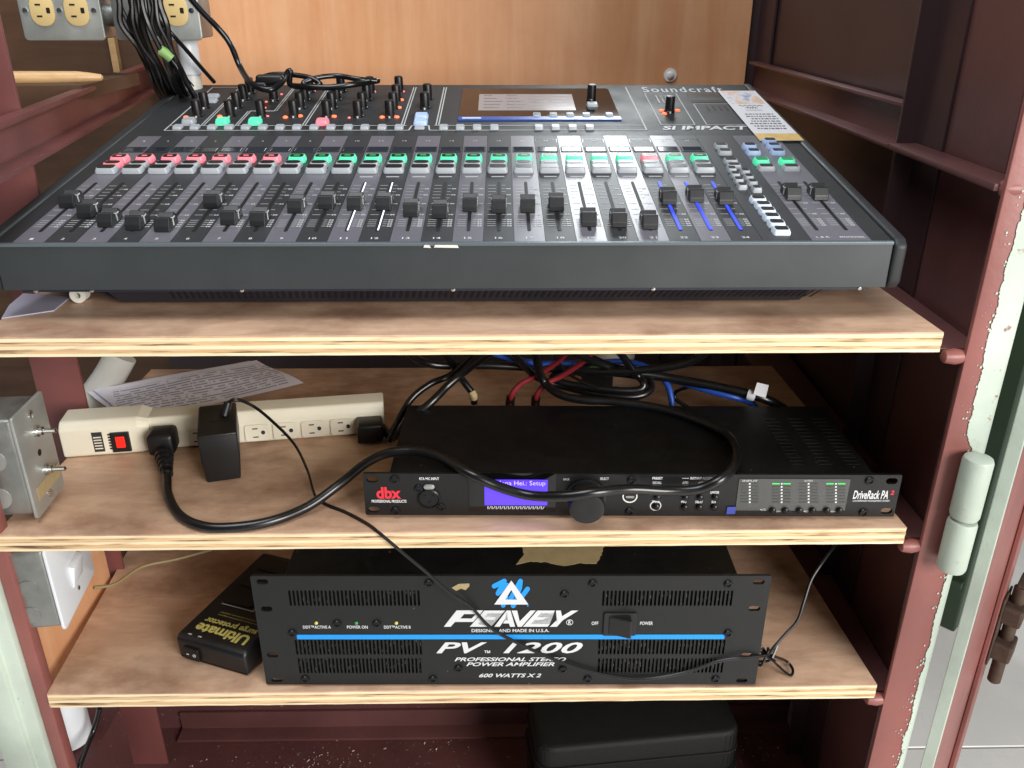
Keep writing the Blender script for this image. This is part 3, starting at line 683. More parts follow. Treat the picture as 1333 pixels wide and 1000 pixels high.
# bracket lines above the strips
b = bmesh.new()
for i in range(18, 25):
    s = ch(i); 
    for a, c in (((s-.0112, tt+.0055), (s+.0112, tt+.0055)), ((s-.0112, tt-.0055), (s-.0112, tt+.0055)), ((s+.0112, tt-.0055), (s+.0112, tt+.0055))): stroke([a, c], .0006, lambda x, y: (x, y, .0015), b)
obj('bracket_lines', b, 'meter_grey', con, loc=pl(0, 0), rot=RX)
# display
P_ = [pst(597, 156), pst(808, 156)]; x0, x1, y0 = P_[0][0], P_[1][0], P_[0][1]; y1 = pst(700, 116.5)[1]
obj('display_bezel', prism(rrect(x0, x1, y0, y1, .004, 3), .0009, .0022, 'z', .0003), 'gloss_black', con, loc=pl(0, 0), rot=RX)
a0_, a1_ = pst(622.5, 145.5), pst(743, 124.5); sc_ = obj('display', box(a0_[0], a1_[0]+.001, a0_[1], a1_[1], .0023, .0027), 'screen_pale', con, loc=pl(0, 0), rot=RX)
b = bmesh.new(); r_ = random.Random(5)
for rr in range(5):
    for cc in range(4):
        x = a0_[0]+.006+cc*.028; y = a0_[1]+.010+rr*.014; wq = r_.uniform(.010, .024); quad_bm([(x, y, .0029), (x+wq, y, .0029), (x+wq, y+.003, .0029), (x, y+.003, .0029)], b)
obj('display_text', b, 'screen_text', con, loc=pl(0, 0), rot=RX)
yb = pst(600, 157.5)[1]; obj('blue_strip', box(x0-.0005, x1+.0005, yb, y0+.008, .0010, .0025), 'blue_bar', con, loc=pl(0, 0), rot=RX)
obj('display_logo', box(x0+.004, x0+.026, yb+.004, yb+.0085, .0025, .0028), 'ink_white', con, loc=pl(0, 0), rot=RX)
# writing on the console
def ctext(s_, u0, v0, u1, v1, m='ink_white', bold=.0, shear=0, spacing=1.0):
    A = pst(u0, v1); B = pst(u1, v1); C_ = pst(u0, v0)
    return obj('lettering', text_bm(s_, lambda a, b: (A[0]+(B[0]-A[0])*a, A[1]+(C_[1]-A[1])*b, .00118), bold, shear, spacing), m, con, loc=pl(0, 0), rot=RX)
ctext('Soundcraft', 838, 113.6, 943, 120.4, 'ink_white', .008, 0, 1.2)
ctext('SI IMPACT', 863, 164.2, 977, 169.4, 'ink_white', .03, .25)
ctext('lexicon', 917, 180, 952, 184.6, 'ink_white', .03); ctext('STUDER', 963, 180, 1002, 183.4, 'ink_white', .04)
for u, v, wdt in ((280, 119, 24), (430, 127, 16), (600, 119, 12)): pass
# torn label residue on the fascia edge
for u, wd in ((556, .006), (581, .020)):
    x, z = Frame((MX, MY-.0014, Z1), MYAW).face(u, 320.5); obj('label_residue', prism([(x-wd/2, z-.001), (x+wd/2, z-.0014), (x+wd/2-.001, z+.0009), (x-wd/2+.001, z+.0011)], -.0016, -.0019, 'y'), 'tape_white', con)

# ================================================================== MEMORIAL CARD on the console
cc = [PF.top(*p, .0016) for p in ((938, 119.5), (984, 119.5), (1048, 184.5), (989, 184.5))]
org = pl(cc[3][0], cc[3][1], .0022); Rm = Matrix.Rotation(MYAW, 3, 'Z'); ow = Rm @ Vector(org)+Vector((MX, MY, Z1))
card = thing('prayer_card', 'white printed card with gold lower border lying on the console corner', 'card'); card.location = ow; card.rotation_euler = (TILT, 0, MYAW)
cw, chh = .0475, cc[0][1]-cc[3][1]
b = box(0, cw, 0, chh, 0, .0006); obj('card', b, 'card_white', card)
obj('picture', box(.003, cw-.003, chh*.70, chh-.004, .0006, .00075), 'card_picture', card)
obj('gold_border', box(0, cw, 0, chh*.12, .0006, .00075), 'gold_band', card)
r_ = random.Random(9); b = bmesh.new()
for k in range(7):
    y = chh*(.20+.046*k); x = cw*.5-r_.uniform(.012, .019)
    while x < cw*.5+.017:
        wq = r_.uniform(.0015, .005); quad_bm([(x, y, .0008), (min(x+wq, cw-.003), y, .0008), (min(x+wq, cw-.003), y+chh*.018, .0008), (x, y+chh*.018, .0008)], b); x += wq+.0012
obj('print', b, 'print_grey', card)
b = bmesh.new()
for k, (y, x0_, x1_) in enumerate(((.66, .010, .038), (.615, .016, .030), (.565, .014, .034))):
    n = 14
    P_ = [(x0_+(x1_-x0_)*q/n, chh*y+(.0030 if k < 2 else .0012)*math.sin(q*2.1+k)) for q in range(n+1)]
    stroke(P_, .0011 if k < 2 else .0007, lambda x, y: (x, y, .0008), b)
obj('script_print', b, 'print_dark', card)
# ================================================================== LOUDSPEAKER PROCESSOR (1U rack unit)
DX, DY, DYAW = .11227, .01844, -.02086
dbx = thing('rack_processor', 'slim black one-unit rack processor with blue screen on the middle shelf', 'rack unit', (DX, DY, Z2), DYAW)
DF = Frame((DX, DY, Z2), DYAW)
def df(u, v, off=0.0): return DF.face(u, v, off)
PZ0, PZ1, PW = .003, .0467, .2413
holes = [oval(*df(u, v), .0105, .0062) for u, v in ((484.4, 624.3), (487, 663.5), (1161, 626.5), (1154, 665.3))]
obj('front_panel', plate(rrect(-PW, PW, PZ0, PZ1, .0012, 2), holes, .003, lambda a, b, h: (a, h, b)), 'rack_black', dbx)
# chassis: walls, and a lid with real vent slots
CWD, CDP, CT = .2175, .1443, .0447
obj('chassis', box(-CWD, CWD, .0031, CDP, .0045, CT-.0022), 'meter_grey', dbx)  # lighter grey stands in for light caught on the vent slot edges
vh = []
F2 = Frame((DX, DY, Z2), DYAW)
for (a0, a1), (b0, b1) in (((991.5, 1010.7), (1031, 1051)), ((1024, 1044.5), (1066.5, 1086.7)), ((1056, 1076), (1100.5, 1123))):
    for k in range(14):
        f = k/13; v = 545.5+(605-545.5)*f
        f2 = (F2.top(1000, v, CT)[1]-F2.top(1000, 545.5, CT)[1])/(F2.top(1000, 605, CT)[1]-F2.top(1000, 545.5, CT)[1])
        xa, ya = F2.top(a0+(b0-a0)*f2, v, CT); xb, _ = F2.top(a1+(b1-a1)*f2, v, CT)
        vh.append(oval((xa+xb)/2, ya, xb-xa, .0020, 2))
obj('lid', plate([(-CWD, .0031), (CWD, .0031), (CWD, CDP), (-CWD, CDP)], vh, .0012, lambda a, b, h: (a, b, CT-h)), 'rack_top', dbx)
for s in (-1, 1): obj('side_wall', box(s*CWD-.0006, s*CWD+.0006, .0031, CDP, .0045, CT-.0013), 'rack_top', dbx)
bm = bmesh.new()
lathe([(.0040, 0), (.0042, .0012), (.0036, .0022), (.0022, .0024), (.0018, .0012)], 16, bm, axis='y'); screw_me = finish(bm, 'screw_black', True, 'screw')
for u, v in ((513.8, 624), (515.5, 666), (822, 625.5), (819.6, 667.6), (1132, 625.5), (1123.8, 667)):
    x, z = df(u, v); place('screw', screw_me, dbx, (x, 0, max(z, .0078)))
def facetext(parent, F, s_, u0, v0, u1, v1, m='ink_white', bold=.0, shear=0, spacing=1.0, y=-.0003, name='lettering'):
    A = F.face(u0, v1); B = F.face(u1, v0)
    return obj(name, text_bm(s_, lambda a, b: (A[0]+(B[0]-A[0])*a, y, A[1]+(B[1]-A[1])*b), bold, shear, spacing), m, parent)
def dt(*a, **k): return facetext(dbx, DF, *a, **k)
dt('dbx', 490.5, 634, 521.5, 649.3, 'dbx_red', .035); dt('PROFESSIONAL PRODUCTS', 484, 650.6, 529, 654.2, 'ink_white', .03)
dt('RTA MIC INPUT', 546, 621.4, 571.5, 624.8, 'ink_white', .03)
x, z = df(558.7, 648.3)
obj('jack_shell', lathe([(.0102, 0), (.0102, .0022), (.0092, .0030), (.0086, .0012), (.0010, .0010)], 28, origin=(x, 0, z), axis='y'), 'screw_black', dbx, True)
for a in (90, 210, 330): obj('jack_pin', lathe([(.0015, .0009), (.0015, .0016), (.0006, .0017)], 10, origin=(x+.0045*math.cos(math.radians(a)), 0, z-.0045*math.sin(math.radians(a))), axis='y'), 'void', dbx)
x, z = df(558.7, 633); obj('jack_latch', prism(oval(x, z, .0098, .0050, 5), 0, -.0022, 'y', .0006), 'galvanised_light', dbx, True)
for u, v in ((545, 636), (574.5, 660)): x, z = df(u, v); place('screw', screw_me, dbx, (x, .0004, z))
A, B = df(611, 666), df(724, 616); obj('display_window', prism(rrect(A[0], B[0], A[1], B[1], .001, 2), -.0002, -.0008, 'y'), 'gloss_black', dbx)
A, B = df(631, 656.6), df(713, 624); obj('display', box(A[0], B[0], -.0014, -.0009, A[1], B[1]), 'lcd_blue', dbx)
dt('Mpna Hei.: Setup', 646, 625, 710, 632.5, 'lcd_blue_text', .0, y=-.0016); dt('Pos', 668, 633.2, 676, 635.6, 'lcd_blue_text', .0, y=-.0016)
dt('I/I/I/I/I/I/I/I/I/I/I/I/I/I/', 634.6, 658.4, 709, 662, 'ink_grey', .02, y=-.0010)
x, z = df(762, 646); kn = obj('encoder_knob', lathe([(.0185, .0002), (.0185, .0025), (.0165, .0030), (.0160, .0200), (.0150, .0216), (.0120, .0222), (.0040, .0218)], 40, origin=(x, 0, max(z, .0195)), axis='y'), 'rubber', dbx, True)
dt('BACK', 733.5, 622.5, 741.5, 625.2, 'ink_grey', .03); dt('SELECT', 781, 621.4, 792.5, 624.8, 'ink_white', .03)
ring = lambda r, w_, u, v, m: obj('button_ring', plate(oval(*df(u, v), 2*r, 2*r, 7), [oval(*df(u, v), 2*(r-w_), 2*(r-w_), 7)], .0006, lambda a, b, h: (a, h-.0006, b)), m, dbx)
ring(.0068, .0011, 820, 646, 'led_pink' if False else 'tape_white'); ring(.0052, .0009, 853.3, 658, 'ink_white')
dt('WIZARD', 814.5, 645.6, 825.5, 648.4, 'ink_grey', .03)
bt = finish(lathe([(.0030, 0), (.0030, .0028), (.0022, .0036), (.0008, .0038)], 14, axis='y'), 'screw_black', True, 'push_button')
for u, v in ((855.4, 646.8), (892, 646.8), (911, 646.8), (930.7, 646.8), (854, 658.6), (891, 659.5), (910, 659.5), (929.5, 659.5)):
    x, z = df(u, v); place('push_button', bt, dbx, (x, 0, z))
for s_, u, v, wd in (('PRESET', 856, 622.5, 14), ('RECALL', 855.5, 628.4, 12), ('INSTANT ACCESS', 913, 622.5, 29), ('AUTO', 892, 628.4, 8), ('AFS', 912, 628.4, 7), ('LIMITER', 930.5, 641, 12), ('STORE', 853.5, 653, 10), ('PEQ', 890, 653.3, 7), ('DELAY', 910, 653.3, 10), ('SUB', 929, 653.3, 6)):
    dt(s_, u-wd/2, v-1.6, u+wd/2, v+1.6, 'ink_white', .03)
for u0, u1 in ((888, 897), (929, 935)): A, B = df(u0, 623), df(u1, 622.2); obj('rule_line', quad_bm([(A[0], -.0003, A[1]), (B[0], -.0003, A[1]), (B[0], -.0003, B[1]), (A[0], -.0003, B[1])]), 'ink_grey', dbx)
A, B = df(957, 664), df(1107, 623.5); mp_ = obj('meter_panel', prism(rrect(A[0], B[0], A[1], B[1], .0008, 2), -.0002, -.0008, 'y'), 'meter_grey', dbx)
b = bmesh.new(); g_ = bmesh.new()
for ci, u in enumerate((968.5, 982, 1009.7, 1024, 1044.5, 1059.7, 1080, 1095)):
    for rr in range(7):
        v = 629+rr*4.0; A, B = df(u-5, v+.8), df(u+5, v-.8); tgt = g_ if (rr == 0 and ci in (2, 3, 6, 7)) else b
        quad_bm([(A[0], -.0011, A[1]), (B[0], -.0011, A[1]), (B[0], -.0011, B[1]), (A[0], -.0011, B[1])], tgt)
obj('meter_segments', b, 'meter_dim', dbx); obj('meter_segments', g_, 'led_green', dbx)
b = bmesh.new()
for u in (975.5, 1017, 1052, 1087.5):
    for rr in range(7): v = 629+rr*4.0; A, B = df(u-1.2, v+1), df(u+1.4, v-1); quad_bm([(A[0], -.0012, A[1]), (B[0], -.0012, A[1]), (B[0], -.0012, B[1]), (A[0], -.0012, B[1])], b)
obj('meter_numerals', b, 'ink_white', dbx)
dt('INPUT', 966, 624, 986, 626.4, 'ink_grey', .02, y=-.0012); dt('OUTPUT', 1046, 624, 1058, 626.4, 'ink_grey', .02, y=-.0012)
for s_, u in (('MUTE', 992.5), ('LOW', 1012.5), ('MID', 1048), ('HIGH', 1083)): dt(s_, u-4, 663.8 if s_ != 'MUTE' else 661.5, u+4, 666 if s_ != 'MUTE' else 664, 'ink_grey', .02, y=-.0012)
for u in (1005, 1021.5, 1040, 1057, 1075.5, 1092): x, z = df(u, 663); place('push_button', bt, dbx, (x, -.0006, z))
A, B = df(945, 668.5), df(957.5, 659); obj('blue_tape', prism([(A[0], A[1]), (B[0], A[1]+.0003), (B[0]+.0003, B[1]), (A[0]+.0002, B[1]-.0002)], -.0009, -.0013, 'y'), 'blue_tape', dbx)
dt('DriveRack PA', 1109.7, 638.5, 1157.5, 649.5, 'ink_white', .02, .12); dt('2', 1158.5, 638.3, 1164.5, 644, 'dbx_red', .03, .12)
dt('LOUDSPEAKER MANAGEMENT SYSTEM', 1109.7, 650.8, 1158, 653, 'ink_grey', .03)
for x in (-.17, .17):
    for y in (.02, .13): obj('rubber_foot', lathe([(.008, 0), (.008, .003), (.0078, .0044)], 14, origin=(x, y, 0)), 'rubber', dbx)

# ================================================================== POWER AMPLIFIER (3U)
AX, AY, AYAW = .00377, .00417, -.0147
amp = thing('power_amplifier', 'black three-unit power amplifier with bright blue stripe on the lowest shelf', 'amplifier', (AX, AY, Z3), AYAW)
AF = Frame((AX, AY, Z3), AYAW)
af = AF.face
AZ0, AZ1 = .002, .1327
holes = [oval(*af(u, v), .0110, .0058) for u, v in ((341.4, 757.6), (347, 793), (354.8, 853), (987.7, 757.6), (982, 792.4), (972, 853.2))]
holes += [oval(*af(u, v), .0110, .0050) for u, v in ((360.5, 885.5), (965.5, 886))]
rims = []
for u0, u1, v0, v1 in ((377.5, 545, 768.5, 789), (386, 547.5, 832.8, 852.5), (390, 547, 856.8, 876.7), (785.5, 952, 768.8, 789), (780, 942, 832.8, 852), (779.5, 940, 857, 876)):
    n = 33; x0, z0 = af((u0+u1)/2, v1); _, z1 = af((u0+u1)/2, v0); xa, _ = af(u0, (v0+v1)/2); xb, _ = af(u1, (v0+v1)/2)
    for k in range(n): holes.append(oval(xa+(xb-xa)*k/(n-1), (z0+z1)/2, .0021, z1-z0, 2)); rims.append((xa+(xb-xa)*k/(n-1), z0, z1))
obj('front_panel', plate(rrect(-PW, PW, AZ0, AZ1, .0015, 2), holes, .0032, lambda a, b, h: (a, h, b)), 'amp_black', amp)
obj('void_liner', box(-.2090, .2090, .0036, .0046, .006, .127), 'void', amp)
obj('chassis', box(-.2120, .2120, .0048, .36, .004, .1292, .0012, 1), 'rack_top', amp)
b = bmesh.new(); r_ = random.Random(2)                              # lint caught in the grilles
for x, z0, z1 in rims:
    for q in range(2 if z0 < .05 else 1):
        if r_.random() < .75: z = z0+r_.random()*(z1-z0); cbox((x+r_.uniform(-.0005, .0005), .0028, z), (.0003, .0004, r_.uniform(.001, .005)), bm=b)
tag(obj('lint', b, 'dust', amp), kind='stuff')
for u, v in ((558.6, 759), (438.9, 811.7), (490.5, 811.7), (380.7, 824), (397.5, 883.8), (563.7, 883.8), (597, 870), (771.8, 759.3), (735, 773.5), (948, 760), (948, 824), (732.5, 871), (765, 883.8), (931.6, 883.8)):
    x, z = af(u, v); place('screw', screw_me, amp, (x, 0, z))
A, B = af(387, 832), af(943.5, 826); obj('blue_stripe', prism(rrect(A[0], B[0], A[1], B[1], .0008, 2), -.0001, -.0004, 'y'), 'peavey_blue', amp)
def at_(*a, **k): return facetext(amp, AF, *a, **k)
at_('DDT™ACTIVE A', 394.7, 814.2, 430.6, 818.2, 'ink_white', .015); at_('POWER ON', 452, 814.2, 478.5, 818.2, 'ink_white', .015); at_('DDT™ACTIVE B', 500, 814.2, 534.5, 818.2, 'ink_white', .015)
for u, m in ((411.8, 'yellow_ink'), (464, 'green_connector'), (516, 'yellow_ink')):
    x, z = af(u, 811); obj('led', lathe([(.0017, 0), (.0016, .0010), (.0006, .0016)], 12, origin=(x, 0, z), axis='y'), m, amp, True)
at_('OFF', 770, 809, 779, 813.4, 'ink_white', .015); at_('POWER', 833, 809, 850, 813.4, 'ink_white', .015)
at_('DESIGNED AND MADE IN U.S.A.', 614, 818.6, 715, 822.8, 'ink_white', .015)
at_('PV', 568, 836, 634, 850.3, 'ink_white', .022, .35); at_('™', 630.5, 846.6, 638, 850, 'ink_white', .01); at_('1200', 655, 836, 759, 850.3, 'ink_white', .022, .35, 1.05)
at_('PROFESSIONAL STEREO', 591.7, 855.6, 737, 860.6, 'ink_white', .022, .35); at_('POWER AMPLIFIER', 607, 862, 722, 867, 'ink_white', .022, .35)
at_('600 WATTS X 2', 623.6, 876.6, 704.7, 881.6, 'ink_white', .022, .35)
x, z = af(741.5, 810); obj('lettering', plate(oval(x, z, .0066, .0066, 6), [oval(x, z, .0056, .0056, 6)], .0003, lambda a, b, h: (a, h-.0004, b)), 'ink_white', amp); at_('R', 739.7, 807.4, 743.6, 812.6, 'ink_white', .03)
def zf(px, py, y=-.0003):
    x, z = af(560+px/6.06, 745+py/6.06); return (x, y, z)
def logo(strokes, m, wd, y, name='logo'):
    b = bmesh.new()
    for s in strokes: stroke(s, wd, lambda x, yy: zf(x, yy, y), b)
    return obj(name, b, m, amp)
b = bmesh.new()
obj('logo', plate([zf(*q)[::2] for q in ((108, 428), (162, 428), (196, 390), (338, 390), (418, 300), (208, 300))], [[zf(*q)[::2] for q in ((236, 364), (268, 328), (362, 328), (326, 364))]], .0003, lambda a, b, h: (a, h-.0004, b)), 'ink_white', amp)
for poly in (
             [(428, 300), (592, 300), (574, 321), (456, 321), (428, 353), (516, 353), (500, 373), (410, 373), (378, 407), (496, 407), (480, 428), (312, 428)],
             [(505, 428), (603, 300), (634, 300), (670, 428), (630, 428), (622, 402), (574, 402), (590, 378), (614, 378), (606, 345), (548, 428)],
             [(642, 300), (686, 300), (706, 385), (790, 300), (832, 300), (722, 428), (690, 428)],
             [(846, 300), (984, 300), (967, 321), (872, 321), (844, 353), (936, 353), (920, 373), (826, 373), (794, 407), (943, 407), (926, 428), (732, 428)],
             [(992, 300), (1030, 300), (1040, 345), (1115, 300), (1168, 300), (1044, 378), (1000, 428), (944, 428), (1002, 372)]):
    b.faces.new([b.verts.new(zf(px, py, -.00042)) for px, py in poly])
bmesh.ops.triangulate(b, faces=b.faces[:]); obj('logo', b, 'ink_white', amp)
b = bmesh.new(); sk = ((505, 108, 585, 68), (585, 68, 535, 165), (535, 165, 605, 100), (712, 68, 640, 200), (712, 68, 706, 120), (768, 130, 712, 205), (706, 120, 690, 160), (576, 258, 600, 200), (655, 262, 690, 200), (768, 262, 772, 264))
for k, (xa, ya, xb, yb_) in enumerate(sk):
    wd = 38 if k < 9 else 12
    stroke([(xa, ya), (xb, yb_)], wd, lambda x, yy: zf(x, yy, -.00035-.00001*k), b)
    for cx_, cy_ in ((xa, ya), (xb, yb_)): b.faces.new([b.verts.new(zf(cx_+wd/2*math.cos(a*.5236), cy_+wd/2*math.sin(a*.5236), -.00035-.00001*k-.000005)) for a in range(12)])
obj('emblem_scribble', b, 'peavey_blue', amp)
O_ = [zf(*p) for p in ((640, 62), (775, 250), (505, 250))]; I_ = [zf(*p) for p in ((640, 135), (686, 212), (592, 212))]
obj('emblem_triangle', plate([(p[0], p[2]) for p in O_], [[(p[0], p[2]) for p in I_]], .0003, lambda a, b, h: (a, h-.0009, b)), 'ink_white', amp)
A, B = af(784.6, 826), af(829, 797); sw_ = obj('power_switch', prism(rrect(A[0], B[0], A[1], B[1], .001, 2), -.0001, -.0024, 'y', .0006), 'plastic_black', amp)
mx0, mx1 = A[0]+.005, B[0]-.0055; obj('rocker', prism([(mx0, -.0012), (mx1, -.0012), (mx1, -.0105), (mx1-.002, -.0105), (mx0, -.0035)], A[1]+.0035, B[1]-.0035, 'z', .0007), 'plastic_black', sw_)
# tape scraps
def scrap(name, pts, h, m, parent):
    r = random.Random(len(pts)); out = []
    for (x0, y0), (x1, y1) in zip(pts, pts[1:]+pts[:1]):
        n = max(2, int(math.hypot(x1-x0, y1-y0)/.003))
        for k in range(n): out.append((x0+(x1-x0)*k/n+r.uniform(-.0006, .0006), y0+(y1-y0)*k/n+r.uniform(-.0006, .0006)))
    return obj(name, prism(out, h, h+.0004, 'z'), m, parent)
scrap('masking_tape', [AF.top(u, v, .1295) for u, v in ((672, 735), (690, 731), (712, 732), (735, 737), (755, 733), (776, 734), (783, 722), (792, 690), (690, 690), (680, 712), (682, 722))], .1293, 'tape_tan', amp)
b = prism([af(u, v) for u, v in ((588, 765), (597, 760), (611, 759.5), (611, 763), (606, 768), (600, 766), (594, 769))], -.0001, -.0004, 'y'); obj('tape_residue', b, 'tape_tan', amp)

# ================================================================== POWER STRIP
ps0, ps1 = at(84, 597, z=0), at(502, 566, z=0)
PSY = math.atan2(ps1.y-ps0.y, ps1.x-ps0.x); PSL = (ps1-ps0).length
strip = thing('power_strip', 'long ivory power strip with lit red switch lying on the middle shelf', 'power strip', (ps0.x, ps0.y, Z2+.0005), PSY)
SF = Frame((ps0.x, ps0.y, Z2), PSY)
sec_bar = [(.005, 0), (.003, .002), (.003, .0215), (.006, .0260), (.008, .0330), (.010, .0350), (.034, .0350), (.036, .0330), (.036, .002), (.034, 0)]
sec_head = [(.001, 0), (-.001, .002), (-.001, .0310), (.003, .0360), (.007, .0385), (.036, .0385), (.038, .0365), (.038, .002), (.036, 0)]
xh = SF.face(182, 575)[0]
obj('bar', prism(sec_bar, xh+.004, PSL, 'x', .0018, seg=3), 'ivory', strip, True)
b = prism(sec_head, 0, xh, 'x', .0020, seg=3); obj('switch_housing', b, 'ivory', strip, True)
b = prism(sec_head, xh-.001, xh+.011, 'x', .0003)
for v in b.verts:
    if v.co.x > xh: v.co.y = .0195+(v.co.y-.0195)*.84; v.co.z = v.co.z*.9
obj('housing_taper', b, 'ivory', strip)
x, z = SF.face(157.5, 576, -.002); swp = obj('rocker_switch', cbox((x, -.0015, z), (.0185, .004, .0225), .0008), 'plastic_black', strip)
obj('lit_rocker', cbox((x, -.0036, z+.0005), (.0088, .0018, .0125), .0008), 'led_red', swp)
A = SF.face(124, 589, -.001); B = SF.face(132, 563, -.001)
obj('breaker_label', box(A[0], B[0], -.0014, -.0008, A[1], B[1]), 'print_dark', strip)
b = bmesh.new(); zz_ = (B[1]-A[1])/7
for k in range(5): box(A[0]+.0012, B[0]-.0014, -.0017, -.0014, A[1]+zz_*(k+1), A[1]+zz_*(k+1.4), bm=b)
obj('label_print', b, 'ivory', strip)
b = bmesh.new()
for k in range(6): box(B[0]+.0050, B[0]+.0080, -.0014, -.0008, A[1]+zz_*(k+.6), A[1]+zz_*(k+1.15), bm=b)
obj('label_print', b, 'print_dark', strip)
out_px = (216, 256, 292, 334, 371, 408, 446, 480)
slot_b = bmesh.new(); box(-.0045, .0010, -.0004, .0004, .0042, .0054, bm=slot_b); box(-.0045, .0010, -.0004, .0004, -.0054, -.0042, bm=slot_b); prism(oval(.0062, 0, .0042, .0046, 4), -.0004, .0004, 'y', bm=slot_b)
outlet_me = finish(slot_b, 'print_dark', name='socket'); plate_b = prism(rrect(-.0125, .0125, -.0092, .0092, .003, 3), .0004, .0010, 'y'); plate_me = finish(plate_b, 'ivory', name='socket_plate')
for u in out_px:
    x = SF.face(u, 560)[0]
    if u in (216, 292, 480): continue
    p_ = place('socket_plate', plate_me, strip, (x, .0008, .0125), (math.radians(-3), 0, 0)); place('socket', outlet_me, p_, (0, .0004, 0))

# ---- heavy mains cord plugged into the strip
x = SF.face(217, 575)[0]; R2 = Matrix.Rotation(PSY, 3, 'Z')
def sw_pt(a, y, z): return R2 @ Vector((a, y, z))+Vector((ps0.x, ps0.y, Z2))
cord = thing('mains_cord', 'thick black mains cord looping from the power strip across the blue-screened processor', 'power cord', sw_pt(x, -.02, 0))
inv = -Vector(cord.location)
def cpt(p): return Vector(p)+inv
def face_box(x0, x1, y0, y1, z0, z1, bev):
    b = box(x0, x1, y0, y1, z0, z1, bev, 3)
    for v in b.verts: v.co = cpt(sw_pt(*v.co))
    bmesh.ops.recalc_face_normals(b, faces=b.faces); return b
pb_ = face_box(x-.0135, x+.0135, -.026, .0022, .0070, .0310, .005); plug = obj('plug', pb_, 'rubber', cord, True)
pa, pb2 = sw_pt(x, -.018, .0150), at(218, 618, z=.0065)
b = bmesh.new()
for k in range(5):
    f = k/5; c = pa.lerp(pb2, .30+.7*f); c2 = pa.lerp(pb2, .30+.7*(f+.13)); rr = .0092-.0045*f
    tube([cpt(c), cpt(c.lerp(c2, .5)), cpt(c2)], rr, 12, 2, b)
tube([cpt(pa), cpt(pa.lerp(pb2, .5)), cpt(pb2)], .0056, 12, 3, b); obj('strain_relief', b, 'rubber', plug, True)
CR = .0046
def on_face(u, v, yoff): p = DF._hit(u, v, 1, yoff); return DF.m @ p+DF.o
wp = [sw_pt(x, -.020, .013), at(217, 620, z=.0062), at(219, 645, z=CR), at(235, 672, z=CR), at(268, 686, z=CR), at(310, 686, z=CR), at(355, 678, z=CR+.0005), at(400, 660, z=.007), at(440, 632, z=.018), at(475, 604, z=.036), at(505, 590, z=.050), at(540, 587, z=.0525), at(575, 596, z=.0520), at(612, 617, z=.0500), on_face(650, 634, -.010), on_face(690, 645, -.014), on_face(735, 646, -.027), on_face(775, 641, -.0285), on_face(820, 637, -.016), on_face(868, 639, -.010), on_face(908, 637, -.010), on_face(938, 624, -.0095), at(956, 606, z=.0515), at(958, 586, z=.0500), at(946, 567, z=.0498), at(915, 550, z=.0498), at(860, 532, z=.0500), at(800, 523, z=.0520), at(762, 521, z=.052), at(730, 514, z=.054), at(708, 497, z=.060), at(700, 474, z=.085), at(698, 452, z=.11)]
obj('cord', tube([cpt(p) for p in wp], CR, 12, 8), 'cable_black', cord, True)

# ---- black wall adapter and its thin lead
adx = SF.top(292, 627, 0)[0]; ady = SF.top(292, 627, 0)[1]; adz = SF.face(292, 565, ady)[1]
adp = thing('wall_adapter', 'square black plug-in adapter with thin lead trailing down over the amplifier face', 'adapter', sw_pt(adx, ady, 0), math.radians(16))
dpt_ = -ady-.004
obj('body', prism([(-.0160, .0008), (.0160, .0008), (.0182, adz*.5), (.0182, adz), (-.0182, adz), (-.0182, adz*.5)], 0, dpt_, 'y', .0018, seg=3), 'plastic_black', adp, True)
obj('seam', box(-.0184, .0184, -.0002, dpt_-.001, adz-.0022, adz-.0016), 'screw_black', adp)
obj('grip', box(-.008, .008, dpt_*.42, dpt_*.42+.003, adz-.0002, adz+.0006, .0003, 1), 'screw_black', adp)
inv2 = Matrix.Rotation(-PSY, 3, 'Z'); inv3 = Matrix.Rotation(-math.radians(16), 3, 'Z'); al = Vector(adp.location)
def apt(p): return inv3 @ (Vector(p)-al)
b = bmesh.new(); q0 = at(292, 541, z=adz); q1 = at(297, 524, z=adz+.012)
tube([apt(q0), apt(q0.lerp(q1, .5)), apt(q1)], .0042, 10, 4, b); obj('strain_relief', b, 'rubber', adp, True)
def amp_face(u, v, yoff): p = AF._hit(u, v, 1, yoff); return AF.m @ p+AF.o
lead = [at(297, 524, z=adz+.012), at(308, 520, z=adz+.014), at(330, 529, z=.055), at(355, 549, z=.043), at(383, 578, z=.026), at(400, 612, z=.010), at(410, 645, z=.0035), at(425, 657, z=.002), at(450, 667, z=.002), at(478, 682, z=.002), at(494, 694, y=-.003), at(520, 716, y=-.005), at(555, 745, y=-.006), at(585, 771, y=-.006), amp_face(612, 789, -.004), amp_face(640, 818, -.003), amp_face(680, 840, -.003), amp_face(735, 864, -.003), amp_face(790, 879, -.0028), amp_face(840, 884, -.0028), amp_face(890, 876, -.0028), amp_face(935, 861, -.003), amp_face(975, 856, -.004), at(1000, 853, y=.006)]
for d in (-.0009, .0009):
    obj('lead', tube([apt(p+Vector((0, 0, d))) for p in lead], .00105, 6, 8), 'cable_black', adp, True)
kc = at(1000, 853, y=.008); r_ = random.Random(11)
kp = [kc+Vector((r_.uniform(-.010, .010), r_.uniform(-.006, .006), r_.uniform(-.010, .010))) for _ in range(13)]
obj('knot', tube([apt(p) for p in kp], .0014, 6, 6), 'cable_black', adp, True)
loop = [kc, at(1012, 866, z=Z3+.012), at(1028, 879, z=Z3+.003), at(1032, 872, z=Z3+.003), at(1024, 861, z=Z3+.006), kc+Vector((.004, .002, -.002))]
obj('lead_loop', tube([apt(p) for p in loop], .0014, 6, 8), 'cable_black', adp, True)
